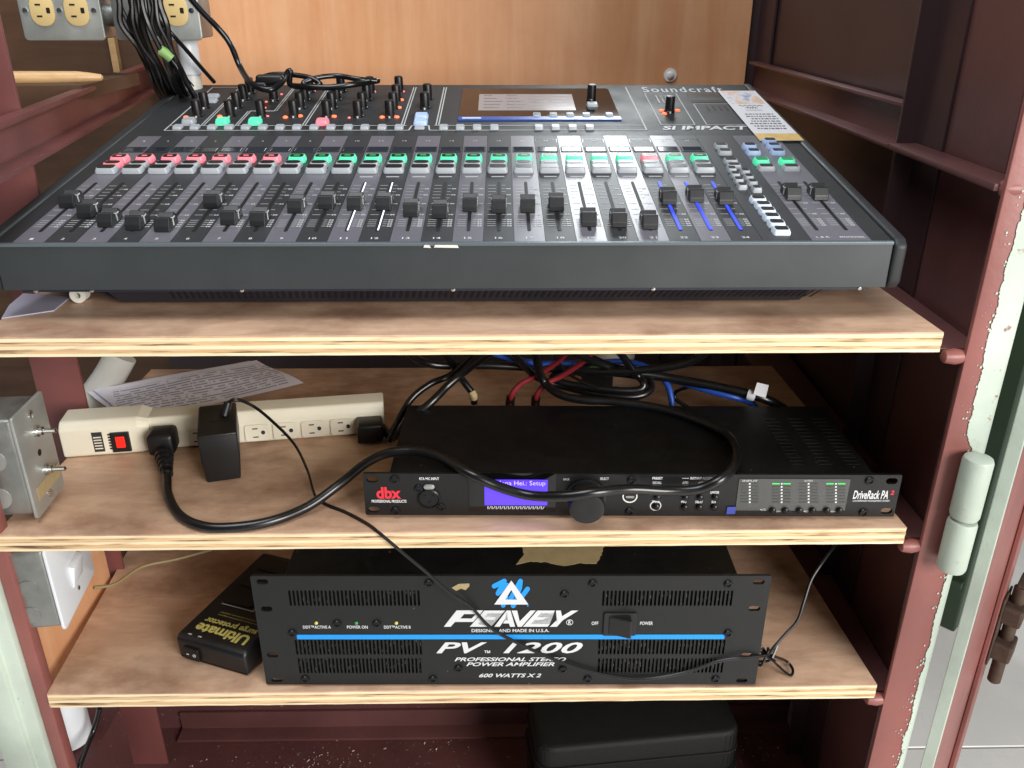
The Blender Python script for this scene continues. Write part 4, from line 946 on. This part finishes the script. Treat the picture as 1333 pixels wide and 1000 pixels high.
tail = [kc, at(1008, 842, y=.010), at(1022, 826, y=.016), at(1038, 808, y=.022), at(1047, 782, y=.03), at(1056, 755, y=.04), at(1070, 733, y=.05), at(1088, 709, y=.07), at(1096, 700, y=.09)]
obj('lead', tube([apt(p) for p in tail], .0015, 8, 8), 'rubber', adp, True)

# ---- small black plug at the strip's right end with cord to the back
x = SF.face(481, 560)[0]
epl = thing('end_plug', 'small black plug in the far end of the ivory power strip', 'plug', sw_pt(x, -.012, 0), PSY)
obj('body', prism([(-.013, .003), (.012, .003), (.016, .010), (.014, .024), (-.012, .024)], -.012, .0135, 'y', .0025, seg=3), 'rubber', epl, True)
el = Vector(epl.location)
def ept(p): return inv2 @ (Vector(p)-el)
for pts, r in (([sw_pt(x+.014, -.002, .011), at(512, 570, z=.010), at(530, 548, z=.032), at(560, 525, z=.050), at(585, 500, z=.064), at(610, 480, z=.080), at(650, 450, z=.115)], .0042), ([at(505, 575, z=.006), at(516, 552, z=.022), at(535, 520, z=.046), at(560, 500, z=.058), at(590, 486, z=.066), at(625, 450, z=.11)], .0036)):
    obj('cord', tube([ept(p) for p in pts], r, 10, 8), 'cable_black', epl, True)

# ---- printed sheets behind the strip
sh = thing('printed_sheets', 'white printed paper sheets propped behind the ivory power strip', 'papers')
for k in range(2):
    A4, B4, C4 = at(121, 509, z=.005), at(334, 470, z=.005), at(396, 504, z=.005)
    if k: A4, B4, C4 = [q+Vector((-.010, .003, -.0022)) for q in (A4, B4, C4)]
    ex_ = (B4-A4).normalized(); ey_ = Vector((-ex_.y, ex_.x, 0)); wd_ = (B4-A4).length; ht_ = abs((C4-B4).dot(ey_)); n = 10; b = bmesh.new(); ln = []
    skew = (C4-B4).dot(ex_)
    for i in range(n+1):
        ln.append([b.verts.new((i/n*wd_+skew*(1-j2/n), j2/n*ht_, .0016+.0014*math.sin(i*.8+k)*math.sin(j2*.6)+.004*(i/n)**3*(1-j2/n))) for j2 in range(n+1)])
    for i in range(n):
        for j2 in range(n): b.faces.new((ln[i][j2], ln[i+1][j2], ln[i+1][j2+1], ln[i][j2+1]))
    o = obj('sheet', b, 'printed_page', sh, True); c_ = A4-ey_*ht_
    o.matrix_local = Matrix(((ex_.x, ey_.x, 0, c_.x), (ex_.y, ey_.y, 0, c_.y), (0, 0, 1, c_.z), (0, 0, 0, 1)))

# ---- white pipe behind the sheets
pt = [at(158, 462, y=.33), at(140, 494, y=.32), at(112, 532, y=.30), at(95, 560, y=.29)]
pvc = thing('white_pipe', 'white plastic pipe slanting behind the printed sheets', 'pipe')
obj('pipe', tube(pt, .0185, 20, 3), 'white_pvc', pvc, True)
obj('collar', tube([pt[2].lerp(pt[3], .2), pt[2].lerp(pt[3], .5), pt[2].lerp(pt[3], .9)], .0215, 20, 2), 'white_pvc', pvc, True)

# ================================================================== TANGLE behind the processor
def cable(name, label, pts, r, m, cat='cable', group=None, n=10):
    p0 = Vector(pts[0]); o = obj(name, tube([Vector(p)-p0 for p in pts], r, n, 8), m, None, True); o.location = p0
    return tag(o, label, cat, group)
cable('coiled_cable', 'black cable coiled in a wide loop behind the processor', [at(660, 450, z=.115), at(688, 482, z=.07), at(705, 494, z=.055), at(740, 505, z=.045), at(790, 515, z=.045), at(830, 516, z=.045), at(848, 505, z=.05), at(838, 492, z=.055), at(800, 486, z=.06), at(755, 484, z=.06), at(720, 490, z=.058), at(735, 499, z=.054), at(790, 507, z=.052), at(828, 508, z=.052), at(838, 500, z=.058), at(826, 484, z=.07), at(800, 450, z=.115)], .0040, 'cable_black')
cable('signal_cable', 'blue signal cable running above the coiled cable and dropping behind the processor', [at(610, 450, z=.11), at(690, 472, z=.075), at(760, 473, z=.062), at(815, 471, z=.064), at(850, 482, z=.06), at(868, 500, z=.05), at(874, 520, z=.036), at(876, 540, z=.02)], .0034, 'cable_blue')
cable('signal_cable', 'blue signal cable stretched beside the white-tagged black cable', [at(830, 488, z=.05), at(880, 496, z=.05), at(920, 508, z=.048), at(955, 517, z=.044), at(975, 523, z=.036), at(985, 532, z=.025)], .0036, 'cable_blue')
tc = cable('tagged_cable', 'thick black cable carrying a small white paper tag', [at(730, 450, z=.115), at(800, 479, z=.07), at(860, 490, z=.058), at(920, 501, z=.054), at(970, 512, z=.050), at(1000, 521, z=.044), at(1020, 532, z=.030)], .0052, 'cable_black')
g0 = at(978, 516, z=.052); g1 = at(990, 508, z=.060)
b = tube([at(974, 513.5, z=.050)-tc.location, at(978, 514.5, z=.0498)-tc.location, at(982, 515.5, z=.0492)-tc.location], .0060, 12, 2); obj('tag_band', b, 'white_plastic', tc, True)
b = prism([(-.007, -.006), (.007, -.007), (.007, .007), (-.006, .007)], -.0003, .0003, 'y'); tg_ = obj('tag', b, 'paper_white', tc, loc=at(990.5, 508, z=.058)-tc.location, rot=(math.radians(-20), math.radians(14), 0))
for u in (665, 698):
    pr_ = cable('red_lead', ('red lead nearest the brass-tipped black lead behind the processor' if u == 665 else 'red lead beside the coiled black cable behind the processor'), [at(u-1, 526, z=.030), at(u+2, 512, z=.044), at(u+14, 499, z=.055), at(u+34, 489, z=.064), at(u+62, 470, z=.085), at(u+80, 450, z=.11)], .0030, 'cable_red', 'lead', 'red leads behind the processor')
    obj('plug', tube([at(u-1, 528, z=.024)-pr_.location, at(u-1, 523, z=.032)-pr_.location, at(u, 517, z=.038)-pr_.location], .0050, 12, 2), 'rubber', pr_, True)
pg = cable('patch_lead', 'black lead with brass-coloured tip at the processor back', [at(617, 525, z=.030), at(617, 515, z=.040), at(606, 500, z=.052), at(596, 486, z=.062), at(575, 450, z=.10)], .0038, 'cable_black', 'lead')
obj('tip', tube([at(617, 519, z=.038)-pg.location, at(616.5, 515, z=.042)-pg.location, at(614, 510, z=.046)-pg.location], .0042, 12, 2), 'tape_tan', pg, True)
cable('loose_cable', 'black cable lying along the shelf back above the red leads', [at(520, 450, z=.11), at(560, 474, z=.075), at(640, 476, z=.07), at(720, 480, z=.065), at(800, 484, z=.07), at(890, 474, z=.085), at(930, 450, z=.11)], .0044, 'cable_black')
cable('loose_cable', 'thin black cable dropping crosswise behind the processor beside the blue one', [at(905, 500, z=.05), at(880, 510, z=.03), at(880, 520, z=.02), at(895, 530, z=.01)], .0024, 'cable_black')
cable('thin_wire', 'thin dark wire crossing diagonally above the coiled cable', [at(715, 450, z=.11), at(735, 482, z=.07), at(752, 494, z=.066), at(780, 507, z=.06)], .0016, 'cable_black')
gcn = thing('terminal_connector', 'black connector block with green inset behind the processor', 'connector', at(778, 523, z=.0))
obj('body', cbox((0, .008, .040), (.050, .022, .014), .002), 'rubber', gcn, True); obj('green_inset', cbox((.001, -.001, .0475), (.026, .012, .004), .0006), 'green_connector', gcn)
obj('stem', box(-.018, .018, .010, .026, .0005, .034), 'rubber', gcn)
wb = at(870, 479, z=.0)
wp_ = thing('white_fitting', 'white plastic pipe fitting at the back of the middle shelf', 'fitting', at(800, 478, z=0.0))
obj('body', lathe([(.028, .0005), (.030, .004), (.030, .070), (.024, .078), (.024, .12)], 24, origin=(0, .03, 0)), 'white_pvc', wp_, True)
cl = thing('cable_clamp', 'black clamp with bright screw at the back of the middle shelf', 'clamp', at(878, 482, z=0))
obj('block', cbox((0, .03, .02), (.030, .02, .039), .003), 'rubber', cl, True); obj('screw', lathe([(.004, 0), (.0035, .003), (.001, .0036)], 12, origin=(.001, .0195, .028), axis='y'), 'chrome', cl, True)

# ================================================================== SURGE PROTECTOR
s0, s1 = at(236, 857, z=Z3), at(321, 882, z=Z3)
SY = math.atan2(s1.y-s0.y, s1.x-s0.x); SWd = (s1-s0).length
sp = thing('surge_protector', 'flat black surge protector with yellow lettering leaning past the amplifier edge', 'surge protector', (s0.x, s0.y, Z3+.0005), SY)
UF = Frame((s0.x, s0.y, Z3), SY); HT = .030; SLN = .150
obj('body', prism([(.002, .0), (0, .003), (-.001, HT-.004), (.004, HT), (SLN, HT), (SLN+.003, HT-.004), (SLN+.002, 0)], -.002, SWd+.002, 'x', .0035, seg=3), 'plastic_black', sp, True)
def utop(u, v): return UF.top(u, v, HT+.0003)
def uptext(s_, x0, x1, y0, y1, m='yellow_ink', bold=.02):      # upside-down for the viewer
    return obj('lettering', text_bm(s_, lambda a, b: (x1+(x0-x1)*a, y1+(y0-y1)*b, HT+.0003), bold), m, sp)
uptext('Ultimate', .010, SWd-.006, .010, .024, bold=.035); uptext('surge protector', .012, SWd-.005, .0265, .036, bold=.03)
for k in range(2): uptext('protects computers and electronic equipment', .020, SWd-.006, .0395+k*.004, .042+k*.004, bold=.0)
obj('rocker_switch', cbox((.017, -.0018, .012), (.018, .003, .015), .0008), 'rubber', sp)
for dx in (.013, .021):
    obj('switch_mark', box(dx-.0014, dx+.0014, -.0036, -.0033, .0112, .0122) if dx < .015 else plate(oval(dx, .0118, .0036, .0036, 5), [oval(dx, .0118, .0026, .0026, 5)], .0003, lambda a, b, h: (a, h-.0036, b)), 'ink_white', sp)
for k in range(3):
    obj('socket_plate', prism(rrect(.010, .046, .060+k*.030, .084+k*.030, .003, 3), HT, HT+.0016, 'z', .0006), 'rubber', sp)
obj('outline_print', box(.012, .050, .0565, .0575, HT, HT+.0003), 'ink_grey', sp); obj('outline_print', box(.0505, .0515, .0565, .12, HT, HT+.0003), 'ink_grey', sp)
for k, dx in enumerate((.010, .022)): obj('indicator_mark', box(dx, dx+.004, .005, .0065, HT, HT+.0003), 'ink_grey', sp)

# ================================================================== LEFT SWITCH BOXES
def junction(name, label, cat, BL, BR, hgt, depth, mbox, mplate, lip=.004, r=.003):
    """box whose face plate runs from BL to BR (bottom corners) and faces right-front"""
    BL, BR = Vector(BL), Vector(BR); d = (BR-BL); d.z = 0; wd = d.length; yaw = math.atan2(d.y, d.x)
    t = thing(name, label, cat, BL, yaw)
    obj('box', box(.003, wd-.003, .0032, depth, .003, hgt-.003, .004, 3), mbox, t, True)
    obj('cover_plate', prism(rrect(0, wd, 0, hgt, r, 4), 0, .003, 'y', .0008), mplate, t, True)
    return t, wd
bl = at(50, 677, z=.004); tl_ = at(20, 546, y=bl.y); br_ = at(85, 632, z=.004)
hg = tl_.z-bl.z
tb, twd = junction('toggle_switch_box', 'grey galvanised box with two toggle switches at the cabinet left edge', 'switch box', bl, Vector((br_.x, br_.y, bl.z)), hg, .060, 'galvanised', 'galvanised_light')
for f in (.33, .72): 
    b = lathe([(.0055, 0), (.0055, .003), (.0040, .0032), (.0040, .0065), (.0022, .0070), (.0020, .016), (.0024, .0175), (.0010, .0185)], 16, origin=(twd*.55, 0, hg*f), axis='y'); obj('toggle', b, 'chrome', tb, True)
for f in (.10, .90): obj('screw', lathe([(.0042, 0), (.0036, .0016), (.0010, .0020)], 14, origin=(twd*.5, 0, hg*f), axis='y'), 'chrome', tb, True)
obj('hole', lathe([(.0032, 0), (.0032, .0003)], 14, origin=(twd*.5, 0, hg*.52), axis='y'), 'void', tb)
obj('tape_label', box(.010, twd-.004, -.0006, -.0001, hg*.14, hg*.27), 'tape_tan', tb)
for zz, yy in ((.022, .03), (.060, .026)): obj('knockout', lathe([(.011, 0), (.011, .0009), (.0095, .0012)], 24, origin=(.0032, yy, zz), axis='x') if False else lathe([(.0105, -.0010), (.0105, .0004)], 24, origin=(.0032, yy, zz), axis='x'), 'galvanised_light', tb)
wl = at(86, 822, y=.008); wr = at(124, 744, z=wl.z); hg2 = -.0215-wl.z
wbx, wwd = junction('light_switch_box', 'steel box with white rocker switch plate beside the lowest shelf', 'switch box', wl, wr, hg2, .050, 'galvanised', 'white_plastic', r=.005)
obj('rocker', prism([(0, .022), (0, .048), (-.006, .046), (-.002, .024)], wwd*.38, wwd*.66, 'x', .0008), 'white_plastic', wbx, True)
for fx, fz in ((.5, .86), (.5, .16)): obj('screw', lathe([(.0025, 0), (.0022, .0012), (.0008, .0015)], 12, origin=(wwd*fx, 0, hg2*fz), axis='y'), 'chrome', wbx, True)
obj('red_mark', prism([(wwd*.26, hg2*.98), (wwd*.48, hg2*.98), (wwd*.36, hg2*.84)], -.0001, -.0006, 'y'), 'orange_red', wbx)
for zz, yy in ((.020, .028), (.050, .024)): obj('knockout', lathe([(.0090, -.0010), (.0090, .0004)], 24, origin=(.0032, yy, zz), axis='x'), 'galvanised', wbx)
cable('flat_lead', 'pale tan lead running behind the white switch to the back', [at(122, 765, z=Z3+.06), at(150, 760, z=Z3+.05), at(185, 738, z=Z3+.045), at(230, 728, z=Z3+.04), at(275, 716, z=Z3+.04)], .0018, 'cable_tan', 'lead')

# ================================================================== OUTLETS, CABLE BUNDLE at upper left
YO = .50
def duplex(label, u0, u1, vb, n_out):
    a, c = at(u0, vb, y=YO), at(u1, vb, y=YO); wd = c.x-a.x; hgt = .068
    t = thing('outlet_box', label, 'outlet', (a.x, YO, a.z))
    obj('box', box(.002, wd-.002, .0032, .055, .002, hgt-.002, .003, 2), 'galvanised', t, True)
    obj('cover_plate', prism(rrect(0, wd, 0, hgt, .005, 4), 0, .0032, 'y', .001), 'galvanised_light', t, True)
    for fx in ((.29, .71) if n_out == 2 else (.74,)):
        f_ = obj('socket_face', prism(oval(wd*fx, hgt*.50, .0300, .0350, 6) if False else rrect(wd*fx-.0145, wd*fx+.0145, hgt*.5-.0175, hgt*.5+.0175, .0125, 6), -.0001, -.0022, 'y', .0006), 'outlet_ivory', t, True)
        b = bmesh.new(); cx_, cz_ = wd*fx, hgt*.5
        for dz in (.0065, -.0065): box(cx_-.0070, cx_-.0005, -.0026, -.0021, cz_+dz-.0010, cz_+dz+.0010, bm=b)
        prism(rrect(cx_+.0055, cx_+.0100, cz_-.0032, cz_+.0032, .001, 2), -.0021, -.0026, 'y', bm=b)
        obj('slots', b, 'void', f_)
    for fx in ((.08, .5, .92) if n_out == 2 else (.10, .92)): obj('screw', lathe([(.0034, 0), (.0030, .0016), (.0010, .002)], 14, origin=(wd*fx, 0, hgt*.5), axis='y'), 'chrome', t, True)
    return t
duplex('galvanised outlet box with two ivory sockets at upper left', 33, 138, 53, 2)
duplex('galvanised outlet box with one ivory socket showing beside the cable bundle', 152, 264, 53, 1)
e0 = at(143, 20, y=YO+.02); o = obj('conduit_coupling', lathe([(.011, -.012), (.013, -.010), (.013, .010), (.011, .012)], 20, axis='x'), 'galvanised', None, True); o.location = e0
tag(o, 'grey conduit coupling joining the two outlet boxes', 'conduit')
cp = thing('conduit', 'white plastic conduit below the single outlet box', 'conduit', at(251, 108, y=.53))
obj('pipe', lathe([(.0115, -.30), (.0115, .010)], 20), 'white_pvc', cp, True); obj('coupling', lathe([(.0125, .0105), (.0130, .012), (.0130, .050), (.0120, .052)], 20), 'white_plastic', cp, True)
bd = thing('cable_bundle', 'bundle of black cables hanging between the two outlet boxes behind the console', 'cables', at(200, 60, y=.46))
r_ = random.Random(21); bl_ = Vector(bd.location)
for k in range(15):
    u0 = 158+k*3.6+r_.uniform(-3, 3); u1 = 196+k*3.2+r_.uniform(-5, 5); yy = .44+r_.uniform(-.02, .045)
    pts = [at(u0-4, -22, y=yy), at(u0+r_.uniform(-3, 3), 6, y=yy), at(u0+4+r_.uniform(-4, 5), 32, y=yy), at((u0+u1)/2+r_.uniform(-5, 5), 62, y=yy+.006), at(u1-5+r_.uniform(-3, 3), 90, y=yy+.016), at(u1+4, 113, y=yy+.04), at(u1+14, 130, y=yy+.07)]
    obj('cable', tube([p-bl_ for p in pts], r_.choice((.0026, .0031, .0037)), 8, 6), 'cable_black', bd, True)
b = tube([at(209, 66, y=.43)-bl_, at(216, 70, y=.43)-bl_, at(223, 76, y=.432)-bl_], .0062, 14, 3); obj('green_sleeve', b, 'lime_sleeve', bd, True)
for k in range(3):
    pts = [at(223, 76, y=.432), at(228+k*3, 88, y=.436), at(230+k*6, 100, y=.45), at(236+k*8, 112, y=.47)]
    obj('wire', tube([p-bl_ for p in pts], .0009, 6, 5), 'galvanised_light' if k == 1 else 'cable_black', bd, True)
dw = thing('wooden_dowel', 'pale wooden drumstick-like dowel lying behind the left rail', 'dowel', at(75, 99, y=.42))
a_, c_ = at(-30, 101, y=.40), at(132, 101, y=.45)
ax_ = (c_-a_).normalized(); bb = bmesh.new(); P_ = [a_.lerp(c_, f) for f in (0, .3, .6, .8, .9, 1)]; dl_ = Vector(dw.location)
obj('stick', tube([p-dl_ for p in P_[:4]], .0072, 14, 3), 'dowel_wood', dw, True)
bm = bmesh.new(); rings = []
nrm = ax_.cross(Vector((0, 0, 1))).normalized(); bi = ax_.cross(nrm)
for f, r in ((.80, .0072), (.9, .0058), (1.0, .0038), (1.015, .0015)):
    p = a_.lerp(c_, f)-dl_; rings.append([bm.verts.new(p+(nrm*math.cos(2*math.pi*k/14)+bi*math.sin(2*math.pi*k/14))*r) for k in range(14)])
for i in range(3):
    for k in range(14): bm.faces.new((rings[i][k], rings[i][(k+1) % 14], rings[i+1][(k+1) % 14], rings[i+1][k]))
bm.faces.new(rings[-1]); obj('tip', bm, 'dowel_wood', dw, True)
ls = obj('ledge_board', box(at(-30, 110, y=.42).x, at(135, 108, y=.45).x, .39, .56, at(75, 109, y=.42).z-.014, at(75, 106, y=.42).z-.002), 'ply_side_shaded'); tag(ls, 'narrow brown board under the wooden dowel behind the left rail', 'board')
# two leads coming down to the console
cable('outlet_lead', 'thin black lead slanting down from the single outlet to the console back', [at(205, 25, y=.47), at(222, 42, y=.46), at(245, 68, y=.48), at(262, 88, y=.50), at(279, 107, y=.52)], .0026, 'cable_black', 'lead')
def ck(u, v, h): p = PF._hit(u, v, 2, h); return PF.m @ p+PF.o
cable('lamp_cable', 'thick black cable dropping onto the console knobs and coiled there', [at(240, -12, y=.50), at(262, 14, y=.50), at(285, 38, y=.50), at(300, 58, y=.49), at(313, 88, y=.48), ck(328, 109, .028), ck(350, 117, .024), ck(366, 108, .028), ck(374, 95, .034), ck(378, 93, .036), ck(377, 102, .028), ck(379, 111, .020), ck(400, 113, .022), ck(430, 114, .022), ck(460, 110, .024), ck(480, 107, .022), ck(492, 105, .020)], .0036, 'cable_black')
cable('coiled_lead', 'black lead lying in flat loops across the back of the console', [ck(333, 109, .022), ck(342, 101, .026), ck(358, 97, .03), ck(385, 98, .03), ck(405, 102, .028), ck(417, 110, .022), ck(405, 113, .020), ck(395, 108, .024), ck(415, 101, .028), ck(440, 99, .028), ck(465, 103, .026), ck(490, 105.5, .022)], .0032, 'cable_black')
hd = thing('black_clip', 'black clip on the coiled lead above the console knobs', 'clip', ck(352, 104, .030))
obj('body', cbox((0, 0, 0), (.034, .012, .012), .004, 3), 'rubber', hd, True); obj('jaw', cbox((-.012, -.004, -.006), (.018, .012, .008), .003, 3), 'rubber', hd, True)

# ---- small brass ring and paper under the console's left end
q = at(103, 395, z=Z1); rg = thing('metal_spacer', 'small pale metal spacer ring standing under the console front', 'spacer', (q.x, q.y, Z1))
b = plate(oval(0, .0072, .0140, .0140, 7), [oval(0, .0072, .0054, .0054, 6)], .010, lambda a, b, h: (a, h, b)); obj('ring', b, 'tape_white', rg, True)
P_ = [at(u, v, z=Z1+.0012) for u, v in ((12, 397), (30, 382), (92, 386), (70, 404), (2, 414))]
b = bmesh.new(); b.faces.new([b.verts.new(p) for p in P_]); r2 = bmesh.ops.extrude_face_region(b, geom=b.faces[:]); bmesh.ops.translate(b, verts=[v for v in r2['geom'] if isinstance(v, bmesh.types.BMVert)], vec=(0, 0, -.0009))
tag(obj('paper_slip', b, 'paper_shade'), 'pale paper slip under the left end of the console', 'paper')

# ================================================================== BOTTOM COMPARTMENT
c0 = at(712, 1004, z=-.49); 
kt = thing('equipment_case', 'black moulded plastic case standing under the lowest shelf', 'case', (at(700, 945, y=.075).x, .075, -.5015), .10)
wdc = .245
b = prism(rrect(0, wdc, 0, .10, .018, 5), .0, .085, 'z', .004); obj('lower_shell', b, 'case_black', kt, True)
b = prism(rrect(0.001, wdc-.001, .001, .099, .018, 5), .088, .150, 'z', .007, seg=3); obj('lid', b, 'case_black', kt, True)
obj('seam_rib', prism(rrect(-.003, wdc+.003, -.003, .103, .019, 5), .0835, .0895, 'z', .0015), 'case_black', kt, True)
obj('lid_rib', prism(rrect(-.001, wdc+.001, -.001, .101, .019, 5), .118, .121, 'z', .001), 'case_black', kt, True)
jz = at(93, 963, y=.10)
jg = thing('white_jug', 'white plastic jug standing beside the left post under the lowest shelf', 'jug', (jz.x, .10, jz.z))
obj('body', lathe([(.018, 0), (.022, .003), (.0235, .010), (.0235, .075), (.026, .095), (.012, .105), (.012, .115)], 28), 'white_plastic', jg, True)
obj('cap', lathe([(.014, .1155), (.014, .128), (.012, .130)], 20), 'orange_red', jg, True)
tag(obj('jug_stand', box(jz.x-.05, jz.x+.036, .06, .15, -.5018, jz.z-.0005), 'maroon_dirty'), 'low maroon block under the white jug', 'block')
cable('floor_cable', 'black cable hanging down beside the white jug', [at(130, 922, y=.085), at(122, 950, y=.08), at(112, 975, y=.06), at(102, 1003, y=.04), at(98, 1030, y=.03)], .0028, 'cable_black')
# debris on the cabinet bottom
b = bmesh.new(); r_ = random.Random(31)
def crumb(c, s):
    vs = [b.verts.new(Vector(c)+Vector((r_.uniform(-1, 1), r_.uniform(-1, 1), r_.uniform(0, 1)))*s) for _ in range(4)]
    for f in ((0, 1, 2), (0, 2, 3), (0, 3, 1), (1, 3, 2)): b.faces.new([vs[k] for k in f])
cl_ = [(r_.uniform(-.40, .36), r_.uniform(.05, .24)) for _ in range(26)]
for k in range(900):
    cx_, cy_ = r_.choice(cl_); x = cx_+r_.gauss(0, .03); y = min(.255, max(.02, cy_+r_.gauss(0, .012)))
    if -.44 < x < .39: crumb((x, y, -.5017), r_.choice((.0006, .0008, .0010, .0014, .0022)))
for k in range(260):
    x, z = r_.choice(cl_)[0]+r_.gauss(0, .04), -.46+r_.random()**2*.09
    if -.44 < x < .12: crumb((x, .2612, z), r_.choice((.0005, .0007, .0010)))
tag(obj('debris', b, 'dust'), 'pale plaster crumbs scattered over the cabinet bottom', 'debris', kind='stuff')
for k, (u, v) in enumerate(((85, 985), (162, 990))):
    p = at(u, v, z=-.4995); b = prism([(-.008, -.004), (.007, -.006), (.010, .005), (-.004, .007)], 0, .004, 'z', .001)
    o = obj('paper_scrap', b, 'paper_white'); o.location = (p.x, p.y, -.5015); o.rotation_euler = (0, 0, k*1.2); tag(o, ('crumpled white scrap by the left post on the cabinet bottom', 'crumpled white scrap beneath the mid post on the cabinet bottom')[k], 'scrap')
